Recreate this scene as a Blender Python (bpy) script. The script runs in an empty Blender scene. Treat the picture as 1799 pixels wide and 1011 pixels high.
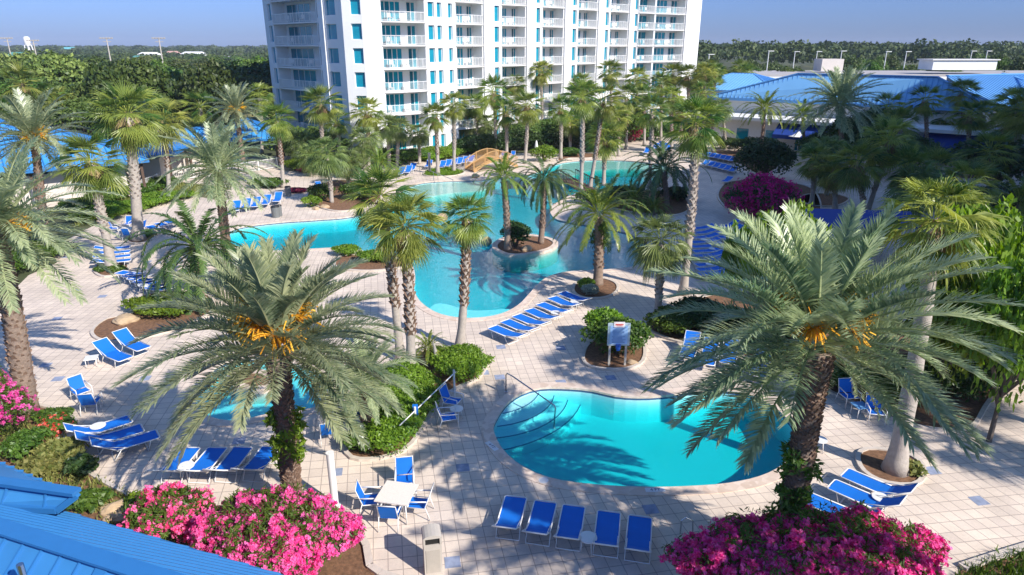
import bpy, bmesh, math, random
import numpy as np
from mathutils import Vector, Matrix
from mathutils.geometry import tessellate_polygon
R = math.radians
ORD = ['first', 'second', 'third', 'fourth', 'fifth', 'sixth', 'seventh', 'eighth', 'ninth', 'tenth', 'eleventh', 'twelfth']
S = bpy.context.scene
COL = S.collection
# ---------------------------------------------------------------- camera, sky, sun
H = 13.0; FPX = 1190.0; TH = R(19.57); CT, ST = math.cos(TH), math.sin(TH)
cd = bpy.data.cameras.new('camera'); cam = bpy.data.objects.new('camera', cd); COL.objects.link(cam)
cam.location = (0, 0, H); cam.rotation_euler = (R(90) - TH, 0, 0)
cd.sensor_width = 36; cd.lens = 36 * FPX / 1799; cd.clip_start = 0.1; cd.clip_end = 6000
S.camera = cam
SUN_EL = 36.0; SUN_AZ = (0.76, -0.65)          # horizontal direction towards the sun
W = bpy.data.worlds.new('World'); S.world = W; W.use_nodes = True
nt = W.node_tree; bg = nt.nodes['Background']
sky = nt.nodes.new('ShaderNodeTexSky'); sky.sky_type = 'NISHITA'; sky.sun_disc = False
sky.sun_elevation = R(SUN_EL); sky.sun_rotation = math.atan2(SUN_AZ[0], SUN_AZ[1])
sky.altitude = 0; sky.air_density = 1.0; sky.dust_density = 0.4; sky.ozone_density = 4.0
tc0 = nt.nodes.new('ShaderNodeTexCoord'); sx0 = nt.nodes.new('ShaderNodeSeparateXYZ'); nt.links.new(tc0.outputs['Generated'], sx0.inputs[0])
rp0 = nt.nodes.new('ShaderNodeValToRGB'); e0 = rp0.color_ramp.elements      # clear summer sky: bluer and deeper than the model's low band
e0[0].position = 0.0; e0[0].color = (.22, .30, .64, 1); e0[1].position = .45; e0[1].color = (.62, .77, 1.0, 1)
nt.links.new(sx0.outputs[2], rp0.inputs[0])
mm0 = nt.nodes.new('ShaderNodeMix'); mm0.data_type = 'RGBA'; mm0.blend_type = 'MULTIPLY'; mm0.inputs['Factor'].default_value = 1
nt.links.new(sky.outputs[0], mm0.inputs['A']); nt.links.new(rp0.outputs[0], mm0.inputs['B'])
nt.links.new(mm0.outputs['Result'], bg.inputs[0]); bg.inputs[1].default_value = 0.15
sl = bpy.data.lights.new('sun', 'SUN'); so = bpy.data.objects.new('sun', sl); COL.objects.link(so)
sl.energy = 5.0; sl.angle = R(0.5); sl.color = (1.0, 0.94, 0.86)
sd = Vector((SUN_AZ[0], SUN_AZ[1], math.tan(R(SUN_EL)) * math.hypot(*SUN_AZ)))
so.rotation_euler = sd.to_track_quat('Z', 'Y').to_euler()
S.view_settings.view_transform = 'Standard'; S.view_settings.look = 'None'
S.view_settings.exposure = 0.42; S.view_settings.gamma = 1
S.cycles.max_bounces = 6; S.cycles.transparent_max_bounces = 16; S.cycles.caustics_reflective = False; S.cycles.caustics_refractive = False

# ---------------------------------------------------------------- pixel of the photo -> point of the place
def g(px, py, h=0.0):
    u = (px - 899.5) / FPX; v = (py - 505.5) / FPX
    t = (H - h) / (ST + v * CT)
    return Vector((u * t, (CT - v * ST) * t, h))
def ray(px, py, Y):
    u = (px - 899.5) / FPX; v = (py - 505.5) / FPX
    t = Y / (CT - v * ST)
    return Vector((u * t, Y, H - t * (ST + v * CT)))
def unit_dir(px, py, dx, dy):
    a = g(px, py, .35); b = g(px + dx, py + dy, .35); return (b - a).normalized()

# ---------------------------------------------------------------- materials
MATS = {}
def new_mat(name):
    m = bpy.data.materials.new(name); m.use_nodes = True
    return m, m.node_tree, m.node_tree.nodes['Principled BSDF']
def plain(name, col, rough=.6, metal=0, var=.06, scale=6, bump=0, bscale=40, spec=.5, coat=0):
    if name in MATS: return MATS[name]
    m, t, b = new_mat(name)
    tc = t.nodes.new('ShaderNodeTexCoord'); n = t.nodes.new('ShaderNodeTexNoise')
    n.inputs['Scale'].default_value = scale; n.inputs['Detail'].default_value = 5
    t.links.new(tc.outputs['Object'], n.inputs['Vector'])
    mx = t.nodes.new('ShaderNodeMix'); mx.data_type = 'RGBA'
    mx.inputs['A'].default_value = tuple(c * (1 - var * 2) for c in col) + (1,)
    mx.inputs['B'].default_value = tuple(min(1, c * (1 + var * 2)) for c in col) + (1,)
    t.links.new(n.outputs[0], mx.inputs['Factor']); t.links.new(mx.outputs['Result'], b.inputs['Base Color'])
    b.inputs['Roughness'].default_value = rough; b.inputs['Metallic'].default_value = metal
    b.inputs['Specular IOR Level'].default_value = spec; b.inputs['Coat Weight'].default_value = coat
    if bump:
        n2 = t.nodes.new('ShaderNodeTexNoise'); n2.inputs['Scale'].default_value = bscale; n2.inputs['Detail'].default_value = 4
        t.links.new(tc.outputs['Object'], n2.inputs['Vector'])
        bp = t.nodes.new('ShaderNodeBump'); bp.inputs['Strength'].default_value = bump; bp.inputs['Distance'].default_value = .03
        t.links.new(n2.outputs[0], bp.inputs['Height']); t.links.new(bp.outputs[0], b.inputs['Normal'])
    MATS[name] = m; return m
def leafmat(name, c0, c1, rough=.45, trans=.3, spec=.5, objvar=.12, isl=.6):
    """leaf: colour runs from c0 to c1 with the frond's own tone and a little by leaf and by plant"""
    if name in MATS: return MATS[name]
    m, t, b = new_mat(name)
    at = t.nodes.new('ShaderNodeAttribute'); at.attribute_name = 'tone'
    ge = t.nodes.new('ShaderNodeNewGeometry'); oi = t.nodes.new('ShaderNodeObjectInfo')
    mx = t.nodes.new('ShaderNodeMix'); mx.data_type = 'RGBA'
    mx.inputs['A'].default_value = c0 + (1,); mx.inputs['B'].default_value = c1 + (1,)
    ad = t.nodes.new('ShaderNodeMath'); ad.operation = 'MULTIPLY_ADD'; ad.inputs[1].default_value = isl
    sb = t.nodes.new('ShaderNodeMath'); sb.operation = 'SUBTRACT'; sb.inputs[1].default_value = isl / 2; sb.use_clamp = True
    t.links.new(ge.outputs['Random Per Island'], ad.inputs[0]); t.links.new(at.outputs['Fac'], ad.inputs[2])
    t.links.new(ad.outputs[0], sb.inputs[0]); t.links.new(sb.outputs[0], mx.inputs['Factor'])
    hs = t.nodes.new('ShaderNodeHueSaturation')
    mr = t.nodes.new('ShaderNodeMapRange'); mr.inputs['To Min'].default_value = 1 - objvar; mr.inputs['To Max'].default_value = 1 + objvar
    mh = t.nodes.new('ShaderNodeMapRange'); mh.inputs['To Min'].default_value = .485; mh.inputs['To Max'].default_value = .515
    t.links.new(oi.outputs['Random'], mr.inputs['Value']); t.links.new(oi.outputs['Random'], mh.inputs['Value'])
    t.links.new(mr.outputs[0], hs.inputs['Value']); t.links.new(mh.outputs[0], hs.inputs['Hue'])
    t.links.new(mx.outputs['Result'], hs.inputs['Color'])
    t.links.new(hs.outputs[0], b.inputs['Base Color'])
    b.inputs['Roughness'].default_value = rough; b.inputs['Specular IOR Level'].default_value = spec
    if trans > 0:
        tr = t.nodes.new('ShaderNodeBsdfTranslucent'); ms = t.nodes.new('ShaderNodeMixShader'); ms.inputs[0].default_value = trans
        h2 = t.nodes.new('ShaderNodeHueSaturation'); h2.inputs['Saturation'].default_value = 1.15; h2.inputs['Value'].default_value = 1.5
        t.links.new(hs.outputs[0], h2.inputs['Color']); t.links.new(h2.outputs[0], tr.inputs[0])
        t.links.new(b.outputs[0], ms.inputs[1]); t.links.new(tr.outputs[0], ms.inputs[2])
        t.links.new(ms.outputs[0], t.nodes['Material Output'].inputs[0])
    MATS[name] = m; return m
M_white = plain('white_stucco', (.78, .775, .76), .8, var=.05, scale=.35, bump=.15, bscale=8)
M_whitemetal = plain('white_metal', (.78, .77, .74), .35, var=.02)
M_slab = plain('balcony_slab', (.72, .69, .66), .7, var=.03)
M_beige = plain('beige_wall', (.62, .56, .50), .8, var=.05, scale=1)
M_steel = plain('brushed_steel', (.55, .56, .58), .25, metal=1, var=.03)
M_sling = plain('blue_sling', (.006, .155, .60), .7, var=.06, scale=3, bump=.1, bscale=150, spec=.3)
M_roof = plain('blue_metal_roof', (.042, .215, .49), .42, var=.13, scale=.9, spec=.6, bump=.08, bscale=1.5)
M_roofrib = plain('blue_metal_seam', (.03, .17, .42), .4, var=.04, spec=.5)
M_roofp = plain('pavilion_blue_roof', (.055, .30, .66), .4, var=.1, scale=.8)
M_roof2 = plain('pale_blue_roof', (.20, .46, .76), .36, var=.06, scale=.3, spec=.6)
M_roof2rib = plain('pale_blue_seam', (.12, .34, .66), .45, var=.04, spec=.5)
M_awning = plain('blue_awning', (.008, .045, .26), .8, var=.05)
M_wood = plain('tan_wood', (.50, .30, .12), .7, var=.15, scale=12, bump=.3)
M_darkwood = plain('dark_wood', (.10, .06, .04), .7, var=.2, scale=12)
M_trunk = plain('fibrous_trunk', (.27, .20, .155), .95, var=.3, scale=9, bump=1, bscale=30)
M_trunkgrey = plain('smooth_grey_trunk', (.42, .37, .32), .9, var=.16, scale=7, bump=.6, bscale=25)
M_boot = plain('leaf_base_stub', (.25, .16, .11), .95, var=.35, scale=14, bump=.8, bscale=50)
M_bootgrey = plain('grey_leaf_base', (.40, .33, .28), .95, var=.3, scale=14, bump=.8, bscale=50)
M_bark = plain('tree_bark', (.14, .11, .085), .95, var=.3, scale=6, bump=1)
M_soil = plain('mulch', (.22, .115, .06), .98, var=.45, scale=9, bump=1, bscale=60)
M_rock = plain('sandstone_rock', (.50, .36, .22), .9, var=.25, scale=3, bump=.8, bscale=8)
M_kerb = plain('pale_kerb', (.60, .52, .44), .85, var=.12, scale=5, bump=.4, bscale=40)
M_asphalt = plain('asphalt', (.055, .055, .06), .9, var=.2, scale=.5)
M_dark = plain('dark_interior', (.02, .02, .022), .8)
M_black = plain('black_plastic', (.02, .02, .02), .5)
M_tan = plain('beige_bin', (.50, .45, .39), .6, var=.05)
M_tabletop = plain('pale_table_top', (.80, .73, .64), .45, var=.05, scale=20)
M_teal = plain('teal_roof', (.16, .50, .52), .5)
M_accent = plain('blue_paver', (.27, .31, .42), .8, var=.3, scale=4)
M_marker = plain('white_tile', (.75, .75, .75), .5)
M_inkblue = plain('tile_ink', (.03, .05, .12), .6)
L_date = leafmat('date_palm_leaf', (.12, .19, .10), (.53, .57, .33), .34, .34, .7)
L_fan = leafmat('fan_palm_leaf', (.035, .105, .018), (.40, .43, .09), .4, .32, isl=.18)
L_sabal = leafmat('sabal_leaf', (.045, .10, .03), (.30, .37, .10), .42, .28, isl=.2)
L_pyg = leafmat('feather_palm_leaf', (.06, .13, .02), (.33, .37, .06), .35, .28)
L_dead = leafmat('dead_frond', (.19, .12, .06), (.50, .37, .20), .8, .15, .2)
L_rach = plain('frond_stalk', (.34, .34, .16), .5)
L_orange = leafmat('orange_date_stalk', (.75, .36, .02), (.95, .60, .05), .6, .2, .3)
L_oak = leafmat('oak_leaf', (.03, .07, .012), (.13, .185, .035), .5, .2, .4, .4)
L_olive = leafmat('olive_leaf', (.06, .10, .02), (.22, .26, .06), .5, .2, .4, .35)
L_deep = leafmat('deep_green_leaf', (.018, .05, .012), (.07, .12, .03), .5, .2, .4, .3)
L_bright = leafmat('bright_leaf', (.065, .15, .012), (.25, .37, .035), .45, .35, .4)
L_mid = leafmat('shrub_leaf', (.035, .085, .014), (.13, .215, .03), .45, .3, .4)
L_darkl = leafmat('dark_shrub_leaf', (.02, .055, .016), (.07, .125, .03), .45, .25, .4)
L_silver = leafmat('silver_leaf', (.17, .22, .17), (.42, .47, .39), .5, .2, .4)
L_grass = leafmat('grass_blade', (.10, .14, .03), (.34, .33, .10), .6, .3, .3)
L_pink = leafmat('pink_petal', (.78, .014, .20), (.97, .20, .46), .6, .3, .2)
L_pink2 = leafmat('light_pink_petal', (.78, .03, .28), (.95, .24, .56), .6, .3, .2)
L_mag = leafmat('magenta_petal', (.45, .008, .12), (.80, .04, .28), .6, .3, .2)
L_red = leafmat('dark_red_leaf', (.16, .015, .05), (.32, .04, .10), .6, .2, .3)
L_far = leafmat('far_tree_leaf', (.03, .065, .022), (.10, .15, .04), .6, .15, .3, .2)

def glass_mat(name, c0, c1, rough=.08):
    m, t, b = new_mat(name)
    ge = t.nodes.new('ShaderNodeNewGeometry'); mx = t.nodes.new('ShaderNodeMix'); mx.data_type = 'RGBA'
    mx.inputs['A'].default_value = c0 + (1,); mx.inputs['B'].default_value = c1 + (1,)
    tc = t.nodes.new('ShaderNodeTexCoord'); w = t.nodes.new('ShaderNodeTexNoise'); w.inputs['Scale'].default_value = .9
    t.links.new(tc.outputs['Object'], w.inputs['Vector'])
    ad = t.nodes.new('ShaderNodeMath'); ad.operation = 'ADD'; t.links.new(ge.outputs['Random Per Island'], ad.inputs[0]); t.links.new(w.outputs[0], ad.inputs[1])
    sb = t.nodes.new('ShaderNodeMath'); sb.operation = 'SUBTRACT'; sb.inputs[1].default_value = .4; sb.use_clamp = True
    t.links.new(ad.outputs[0], sb.inputs[0]); t.links.new(sb.outputs[0], mx.inputs['Factor'])
    t.links.new(mx.outputs['Result'], b.inputs['Base Color']); b.inputs['Roughness'].default_value = rough
    b.inputs['Specular IOR Level'].default_value = .6
    return m
M_glass = glass_mat('teal_window_glass', (.0, .15, .24), (.01, .30, .42))
M_doorglass = glass_mat('door_glass', (.01, .05, .08), (.0, .27, .37))

def deck_mat():
    m, t, b = new_mat('pavers')
    tc = t.nodes.new('ShaderNodeTexCoord'); mp = t.nodes.new('ShaderNodeMapping'); mp.inputs['Rotation'].default_value = (0, 0, R(-9))
    t.links.new(tc.outputs['Object'], mp.inputs['Vector'])
    # rows bend a little across the terrace
    nw = t.nodes.new('ShaderNodeTexNoise'); nw.inputs['Scale'].default_value = .035; nw.inputs['Detail'].default_value = 0
    t.links.new(tc.outputs['Object'], nw.inputs['Vector'])
    vm = t.nodes.new('ShaderNodeVectorMath'); vm.operation = 'MULTIPLY_ADD'; vm.inputs[1].default_value = (5, 5, 0)
    t.links.new(nw.outputs['Color'], vm.inputs[0]); t.links.new(mp.outputs[0], vm.inputs[2])
    br = t.nodes.new('ShaderNodeTexBrick'); br.offset = 0.0; br.squash = 1
    br.inputs['Scale'].default_value = 1; br.inputs['Brick Width'].default_value = .40; br.inputs['Row Height'].default_value = .40
    br.inputs['Mortar Size'].default_value = .013; br.inputs['Mortar Smooth'].default_value = .3
    br.inputs['Color1'].default_value = (.79, .66, .535, 1); br.inputs['Color2'].default_value = (.69, .575, .475, 1)
    br.inputs['Mortar'].default_value = (.42, .34, .29, 1)
    t.links.new(vm.outputs[0], br.inputs['Vector'])
    n = t.nodes.new('ShaderNodeTexNoise'); n.inputs['Scale'].default_value = .35; n.inputs['Detail'].default_value = 8; n.inputs['Roughness'].default_value = .65
    t.links.new(tc.outputs['Object'], n.inputs['Vector'])
    rp = t.nodes.new('ShaderNodeMapRange'); rp.inputs['From Min'].default_value = .3; rp.inputs['From Max'].default_value = .7
    rp.inputs['To Min'].default_value = .74; rp.inputs['To Max'].default_value = 1.10
    t.links.new(n.outputs[0], rp.inputs['Value'])
    n3 = t.nodes.new('ShaderNodeTexNoise'); n3.inputs['Scale'].default_value = 14; n3.inputs['Detail'].default_value = 4
    t.links.new(tc.outputs['Object'], n3.inputs['Vector'])
    r3 = t.nodes.new('ShaderNodeMapRange'); r3.inputs['To Min'].default_value = .88; r3.inputs['To Max'].default_value = 1.12
    t.links.new(n3.outputs[0], r3.inputs['Value'])
    mm = t.nodes.new('ShaderNodeMath'); mm.operation = 'MULTIPLY'; t.links.new(rp.outputs[0], mm.inputs[0]); t.links.new(r3.outputs[0], mm.inputs[1])
    sc = t.nodes.new('ShaderNodeVectorMath'); sc.operation = 'SCALE'
    t.links.new(br.outputs['Color'], sc.inputs[0]); t.links.new(mm.outputs[0], sc.inputs['Scale'])
    t.links.new(sc.outputs[0], b.inputs['Base Color']); b.inputs['Roughness'].default_value = .85
    bp = t.nodes.new('ShaderNodeBump'); bp.inputs['Strength'].default_value = .5; bp.inputs['Distance'].default_value = .01; bp.invert = True
    t.links.new(br.outputs['Fac'], bp.inputs['Height']); t.links.new(bp.outputs[0], b.inputs['Normal'])
    return m
M_deck = deck_mat()
def coping_mat():
    m, t, b = new_mat('coping_bricks')
    tc = t.nodes.new('ShaderNodeTexCoord'); v = t.nodes.new('ShaderNodeTexVoronoi'); v.inputs['Scale'].default_value = 4.5
    t.links.new(tc.outputs['Object'], v.inputs['Vector'])
    mx = t.nodes.new('ShaderNodeMix'); mx.data_type = 'RGBA'; mx.inputs['A'].default_value = (.60, .46, .36, 1); mx.inputs['B'].default_value = (.76, .62, .51, 1)
    sp = t.nodes.new('ShaderNodeSeparateColor'); t.links.new(v.outputs['Color'], sp.inputs[0]); t.links.new(sp.outputs[0], mx.inputs['Factor'])
    t.links.new(mx.outputs['Result'], b.inputs['Base Color']); b.inputs['Roughness'].default_value = .8
    return m
M_coping = coping_mat()
def basin_mat():
    m, t, b = new_mat('pool_plaster')
    tc = t.nodes.new('ShaderNodeTexCoord'); n = t.nodes.new('ShaderNodeTexNoise'); n.inputs['Scale'].default_value = .5; n.inputs['Detail'].default_value = 6
    t.links.new(tc.outputs['Object'], n.inputs['Vector'])
    mx = t.nodes.new('ShaderNodeMix'); mx.data_type = 'RGBA'; mx.inputs['A'].default_value = (.55, .80, .82, 1); mx.inputs['B'].default_value = (.70, .88, .88, 1)
    t.links.new(n.outputs[0], mx.inputs['Factor'])
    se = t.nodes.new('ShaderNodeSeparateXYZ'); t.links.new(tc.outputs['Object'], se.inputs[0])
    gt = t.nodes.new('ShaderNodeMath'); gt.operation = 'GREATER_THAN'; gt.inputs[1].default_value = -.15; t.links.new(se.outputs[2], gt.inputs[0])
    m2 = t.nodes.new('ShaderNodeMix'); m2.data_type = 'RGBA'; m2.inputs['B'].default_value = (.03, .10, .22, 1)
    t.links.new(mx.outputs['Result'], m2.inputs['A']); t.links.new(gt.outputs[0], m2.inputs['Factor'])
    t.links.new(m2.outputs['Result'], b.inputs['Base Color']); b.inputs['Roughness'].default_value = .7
    return m
M_basin = basin_mat()
M_sand = plain('sand_plaster', (.72, .62, .50), .8, var=.08, scale=2)
def water_mat(name, absorb, dens, bump=.25, wscale=1.6):
    m, t, b = new_mat(name); t.nodes.remove(b)
    out = t.nodes['Material Output']
    tr = t.nodes.new('ShaderNodeBsdfTransparent'); gl = t.nodes.new('ShaderNodeBsdfGlossy'); gl.inputs['Roughness'].default_value = .03
    fr = t.nodes.new('ShaderNodeFresnel'); fr.inputs['IOR'].default_value = 1.33
    ms = t.nodes.new('ShaderNodeMixShader')
    tc = t.nodes.new('ShaderNodeTexCoord'); n = t.nodes.new('ShaderNodeTexNoise'); n.inputs['Scale'].default_value = wscale
    n.inputs['Detail'].default_value = 3; n.inputs['Distortion'].default_value = .6
    t.links.new(tc.outputs['Object'], n.inputs['Vector'])
    bp = t.nodes.new('ShaderNodeBump'); bp.inputs['Strength'].default_value = bump; bp.inputs['Distance'].default_value = .12
    t.links.new(n.outputs[0], bp.inputs['Height'])
    for q in (gl, fr): t.links.new(bp.outputs[0], q.inputs['Normal'])
    ge = t.nodes.new('ShaderNodeNewGeometry'); fm = t.nodes.new('ShaderNodeMath'); fm.operation = 'SUBTRACT'; fm.use_clamp = True
    t.links.new(fr.outputs[0], fm.inputs[0]); t.links.new(ge.outputs['Backfacing'], fm.inputs[1])   # mirror only from the air side
    t.links.new(fm.outputs[0], ms.inputs[0]); t.links.new(tr.outputs[0], ms.inputs[1]); t.links.new(gl.outputs[0], ms.inputs[2])
    t.links.new(ms.outputs[0], out.inputs['Surface'])
    va = t.nodes.new('ShaderNodeVolumeAbsorption'); va.inputs['Color'].default_value = absorb + (1,); va.inputs['Density'].default_value = dens
    t.links.new(va.outputs[0], out.inputs['Volume'])
    return m
M_water = water_mat('main_pool_water', (.02, .86, .89), 1.05, .17, 2.2)
M_water2 = water_mat('still_pool_water', (.0, .87, .885), 1.25, .09, 2.6)
def ground_mat():
    m, t, b = new_mat('grass_and_earth')
    tc = t.nodes.new('ShaderNodeTexCoord'); n = t.nodes.new('ShaderNodeTexNoise'); n.inputs['Scale'].default_value = .06; n.inputs['Detail'].default_value = 9; n.inputs['Roughness'].default_value = .7
    t.links.new(tc.outputs['Object'], n.inputs['Vector'])
    cr = t.nodes.new('ShaderNodeValToRGB'); e = cr.color_ramp.elements
    e[0].position = .38; e[0].color = (.035, .055, .015, 1); e[1].position = .62; e[1].color = (.13, .13, .055, 1)
    t.links.new(n.outputs[0], cr.inputs[0]); t.links.new(cr.outputs[0], b.inputs['Base Color']); b.inputs['Roughness'].default_value = .95
    return m
M_ground = ground_mat()

# ---------------------------------------------------------------- helpers
def tag(o, label=None, cat=None, group=None, kind=None):
    if label: o['label'] = label
    if cat: o['category'] = cat
    if group: o['group'] = group
    if kind: o['kind'] = kind
    return o
def empty(name, loc=(0, 0, 0), rz=0):
    o = bpy.data.objects.new(name, None); COL.objects.link(o); o.location = loc; o.rotation_euler = (0, 0, rz)
    o.empty_display_size = .3; return o
def link(name, me, parent=None, loc=(0, 0, 0)):
    o = bpy.data.objects.new(name, me); COL.objects.link(o); o.location = loc
    if parent: o.parent = parent
    return o
CH = {}
def copy_tree(o, parent=None):
    c = o.copy(); COL.objects.link(c)
    if parent: c.parent = parent
    for ch in o.children: copy_tree(ch, c)
    return c
class MB:
    def __init__(s): s.v = []; s.f = []
    def add(s, vs, fs):
        b = len(s.v); s.v += [tuple(p) for p in vs]; s.f += [tuple(i + b for i in f) for f in fs]
    def box(s, c, d, rz=0, M=None):
        x, y, z = d[0] / 2, d[1] / 2, d[2] / 2; ca, sa = math.cos(rz), math.sin(rz); vs = []
        for dx, dy, dz in ((-x,-y,-z),(x,-y,-z),(x,y,-z),(-x,y,-z),(-x,-y,z),(x,-y,z),(x,y,z),(-x,y,z)):
            p = Vector((dx * ca - dy * sa, dx * sa + dy * ca, dz))
            if M is not None: p = M @ Vector((dx, dy, dz))
            vs.append(Vector(c) + p)
        s.add(vs, [(0,3,2,1),(4,5,6,7),(0,1,5,4),(1,2,6,5),(2,3,7,6),(3,0,4,7)])
    def seg(s, a, b, w, h, up=(0, 0, 1)):
        a = Vector(a); b = Vector(b); d = (b - a); L = d.length
        if L < 1e-6: return
        d.normalize(); r = d.cross(Vector(up))
        if r.length < 1e-4: r = d.cross(Vector((1, 0, 0)))
        r.normalize(); u = r.cross(d)
        vs = [p + r * i * w / 2 + u * j * h / 2 for p in (a, b) for i, j in ((-1,-1),(1,-1),(1,1),(-1,1))]
        s.add(vs, [(0,1,2,3),(7,6,5,4),(0,4,5,1),(1,5,6,2),(2,6,7,3),(3,7,4,0)])
    def tube(s, pts, r, n=6, cap=True):
        pts = [Vector(p) for p in pts]; rs = r if hasattr(r, '__len__') else [r] * len(pts); rings = []; ref = None
        for i, p in enumerate(pts):
            d = (pts[min(i + 1, len(pts) - 1)] - pts[max(i - 1, 0)]).normalized()
            if ref is None: ref = Vector((0, 0, 1)) if abs(d.z) < .9 else Vector((1, 0, 0))
            a = (ref - d * ref.dot(d)).normalized(); ref = a; b = d.cross(a)
            rings.append([p + (a * math.cos(2 * math.pi * k / n) + b * math.sin(2 * math.pi * k / n)) * rs[i] for k in range(n)])
        vs = [q for rg in rings for q in rg]; fs = []
        for i in range(len(rings) - 1):
            for k in range(n): fs.append((i * n + k, i * n + (k + 1) % n, (i + 1) * n + (k + 1) % n, (i + 1) * n + k))
        if cap: fs.append(tuple(range(n))[::-1]); fs.append(tuple((len(rings) - 1) * n + k for k in range(n)))
        s.add(vs, fs)
    def prism(s, poly, z0, z1):
        n = len(poly); vs = [(p[0], p[1], z0) for p in poly] + [(p[0], p[1], z1) for p in poly]
        fs = [(i, (i + 1) % n, (i + 1) % n + n, i + n) for i in range(n)]
        tri = tessellate_polygon([[Vector((p[0], p[1], 0)) for p in poly]])
        fs += [tuple(t) for t in tri] + [tuple(i + n for i in t) for t in tri]
        s.add(vs, fs)
    def disc(s, c, r, z0, z1, n=24, r2=None):
        r2 = r if r2 is None else r2
        vs = [(c[0] + r * math.cos(2*math.pi*k/n), c[1] + r * math.sin(2*math.pi*k/n), z0) for k in range(n)]
        vs += [(c[0] + r2 * math.cos(2*math.pi*k/n), c[1] + r2 * math.sin(2*math.pi*k/n), z1) for k in range(n)]
        s.add(vs, [(k, (k + 1) % n, n + (k + 1) % n, n + k) for k in range(n)] + [tuple(range(n))[::-1], tuple(range(n, 2 * n))])
    def mesh(s, name, mat, fix=True):
        me = bpy.data.meshes.new(name); me.from_pydata(s.v, [], s.f); me.materials.append(mat)
        if fix:
            bm = bmesh.new(); bm.from_mesh(me); bmesh.ops.recalc_face_normals(bm, faces=bm.faces); bm.to_mesh(me); bm.free()
        return me
    def build(s, name, mat, parent=None, loc=(0, 0, 0), smooth=False, label=None):
        me = s.mesh(name, mat)
        if smooth: me.polygons.foreach_set('use_smooth', [True] * len(me.polygons))
        o = link(name, me, parent, loc)
        if label: o['label'] = label
        return o
def quadmesh(name, Q, tone, mat):
    """Q: (n,4,3) array of quads, tone: (n,) colour tone of each"""
    Q = np.asarray(Q, dtype=np.float32).reshape(-1, 4, 3); n = len(Q)
    me = bpy.data.meshes.new(name); me.vertices.add(4 * n); me.vertices.foreach_set('co', Q.reshape(-1))
    me.loops.add(4 * n); me.loops.foreach_set('vertex_index', np.arange(4 * n, dtype=np.int32))
    me.polygons.add(n); me.polygons.foreach_set('loop_start', np.arange(0, 4 * n, 4, dtype=np.int32))
    me.polygons.foreach_set('loop_total', np.full(n, 4, dtype=np.int32))
    me.update(calc_edges=True); me.validate()
    a = me.attributes.new('tone', 'FLOAT', 'POINT'); a.data.foreach_set('value', np.repeat(np.asarray(tone, dtype=np.float32), 4))
    me.materials.append(mat); return me
def smooth_loop(pts, step=.35):
    """closed Catmull-Rom through ground points"""
    n = len(pts); out = []
    for i in range(n):
        p0, p1, p2, p3 = pts[i - 1], pts[i], pts[(i + 1) % n], pts[(i + 2) % n]
        k = max(2, int((p2 - p1).length / step))
        for j in range(k):
            t = j / k
            out.append(.5 * ((2 * p1) + (p2 - p0) * t + (2 * p0 - 5 * p1 + 4 * p2 - p3) * t * t + (3 * p1 - p0 - 3 * p2 + p3) * t ** 3))
    a = sum(out[i].x * out[(i + 1) % len(out)].y - out[(i + 1) % len(out)].x * out[i].y for i in range(len(out)))
    return out if a > 0 else out[::-1]
def offset(poly, d):
    n = len(poly); out = []
    for i in range(n):
        t = poly[(i + 1) % n] - poly[i - 1]; t = Vector((t.x, t.y, 0)).normalized()
        out.append(poly[i] + Vector((t.y, -t.x, 0)) * d)
    return out
def pxloop(L, step=.35): return smooth_loop([g(*p) for p in L], step)
def sheet(name, outer, holes, z, mat, kind='structure'):
    polys = [[Vector((p[0], p[1], 0)) for p in outer]] + [[Vector((p[0], p[1], 0)) for p in h] for h in holes]
    tri = tessellate_polygon(polys); vs = [(p.x, p.y, z) for q in polys for p in q]
    fs = []
    for t in tri:
        a, b, c = [Vector(vs[i]) for i in t]
        cr = (b - a).cross(c - a).z
        if abs(cr) < 1e-9: continue
        fs.append(t if cr > 0 else (t[0], t[2], t[1]))
    me = bpy.data.meshes.new(name); me.from_pydata(vs, [], fs); me.materials.append(mat)
    o = link(name, me); tag(o, kind=kind); return o
def ring(name, inner, outer, z0, z1, mat, kind='structure'):
    n = len(inner); vs = []
    for q, z in ((inner, z0), (inner, z1), (outer, z1), (outer, z0)): vs += [(p[0], p[1], z) for p in q]
    fs = []
    for k in range(3):
        for i in range(n): fs.append((k * n + i, k * n + (i + 1) % n, (k + 1) * n + (i + 1) % n, (k + 1) * n + i))
    me = bpy.data.meshes.new(name); me.from_pydata(vs, [], fs); me.materials.append(mat)
    bm = bmesh.new(); bm.from_mesh(me); bmesh.ops.recalc_face_normals(bm, faces=bm.faces); bm.to_mesh(me); bm.free()
    o = link(name, me); tag(o, kind=kind); return o

# ================================================================ SETTING: pools, deck, beds, ground
main_pool = pxloop([(396,418),(408,404),(445,396),(500,390),(560,386),(620,380),(668,362),(700,340),(720,328),(745,321),(790,318),(835,317),
    (870,313),(905,310),(940,303),(968,291),(1000,284),(1050,281),(1110,283),(1165,290),(1180,302),(1165,322),(1120,334),(1060,336),(1015,340),
    (985,352),(967,366),(975,384),(1010,392),(1068,402),(1110,413),(1140,432),(1138,455),(1115,468),(1065,474),(1005,477),(970,484),(948,497),(930,517),
    (910,537),(880,552),(840,559),(800,558),(765,549),(738,530),(727,508),(729,485),(722,465),(695,450),(650,443),(600,436),(540,438),(470,441),(420,434)])
small_pool = pxloop([(868,745),(868,762),(880,787),(905,812),(940,832),(985,845),(1040,852),(1100,856),(1160,857),(1220,855),(1280,850),(1335,838),
    (1375,818),(1398,790),(1398,762),(1382,735),(1355,712),(1315,694),(1270,686),(1230,687),(1165,696),(1120,698),(1080,695),(1040,686),(1000,682),
    (950,682),(915,692),(888,712)])
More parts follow.
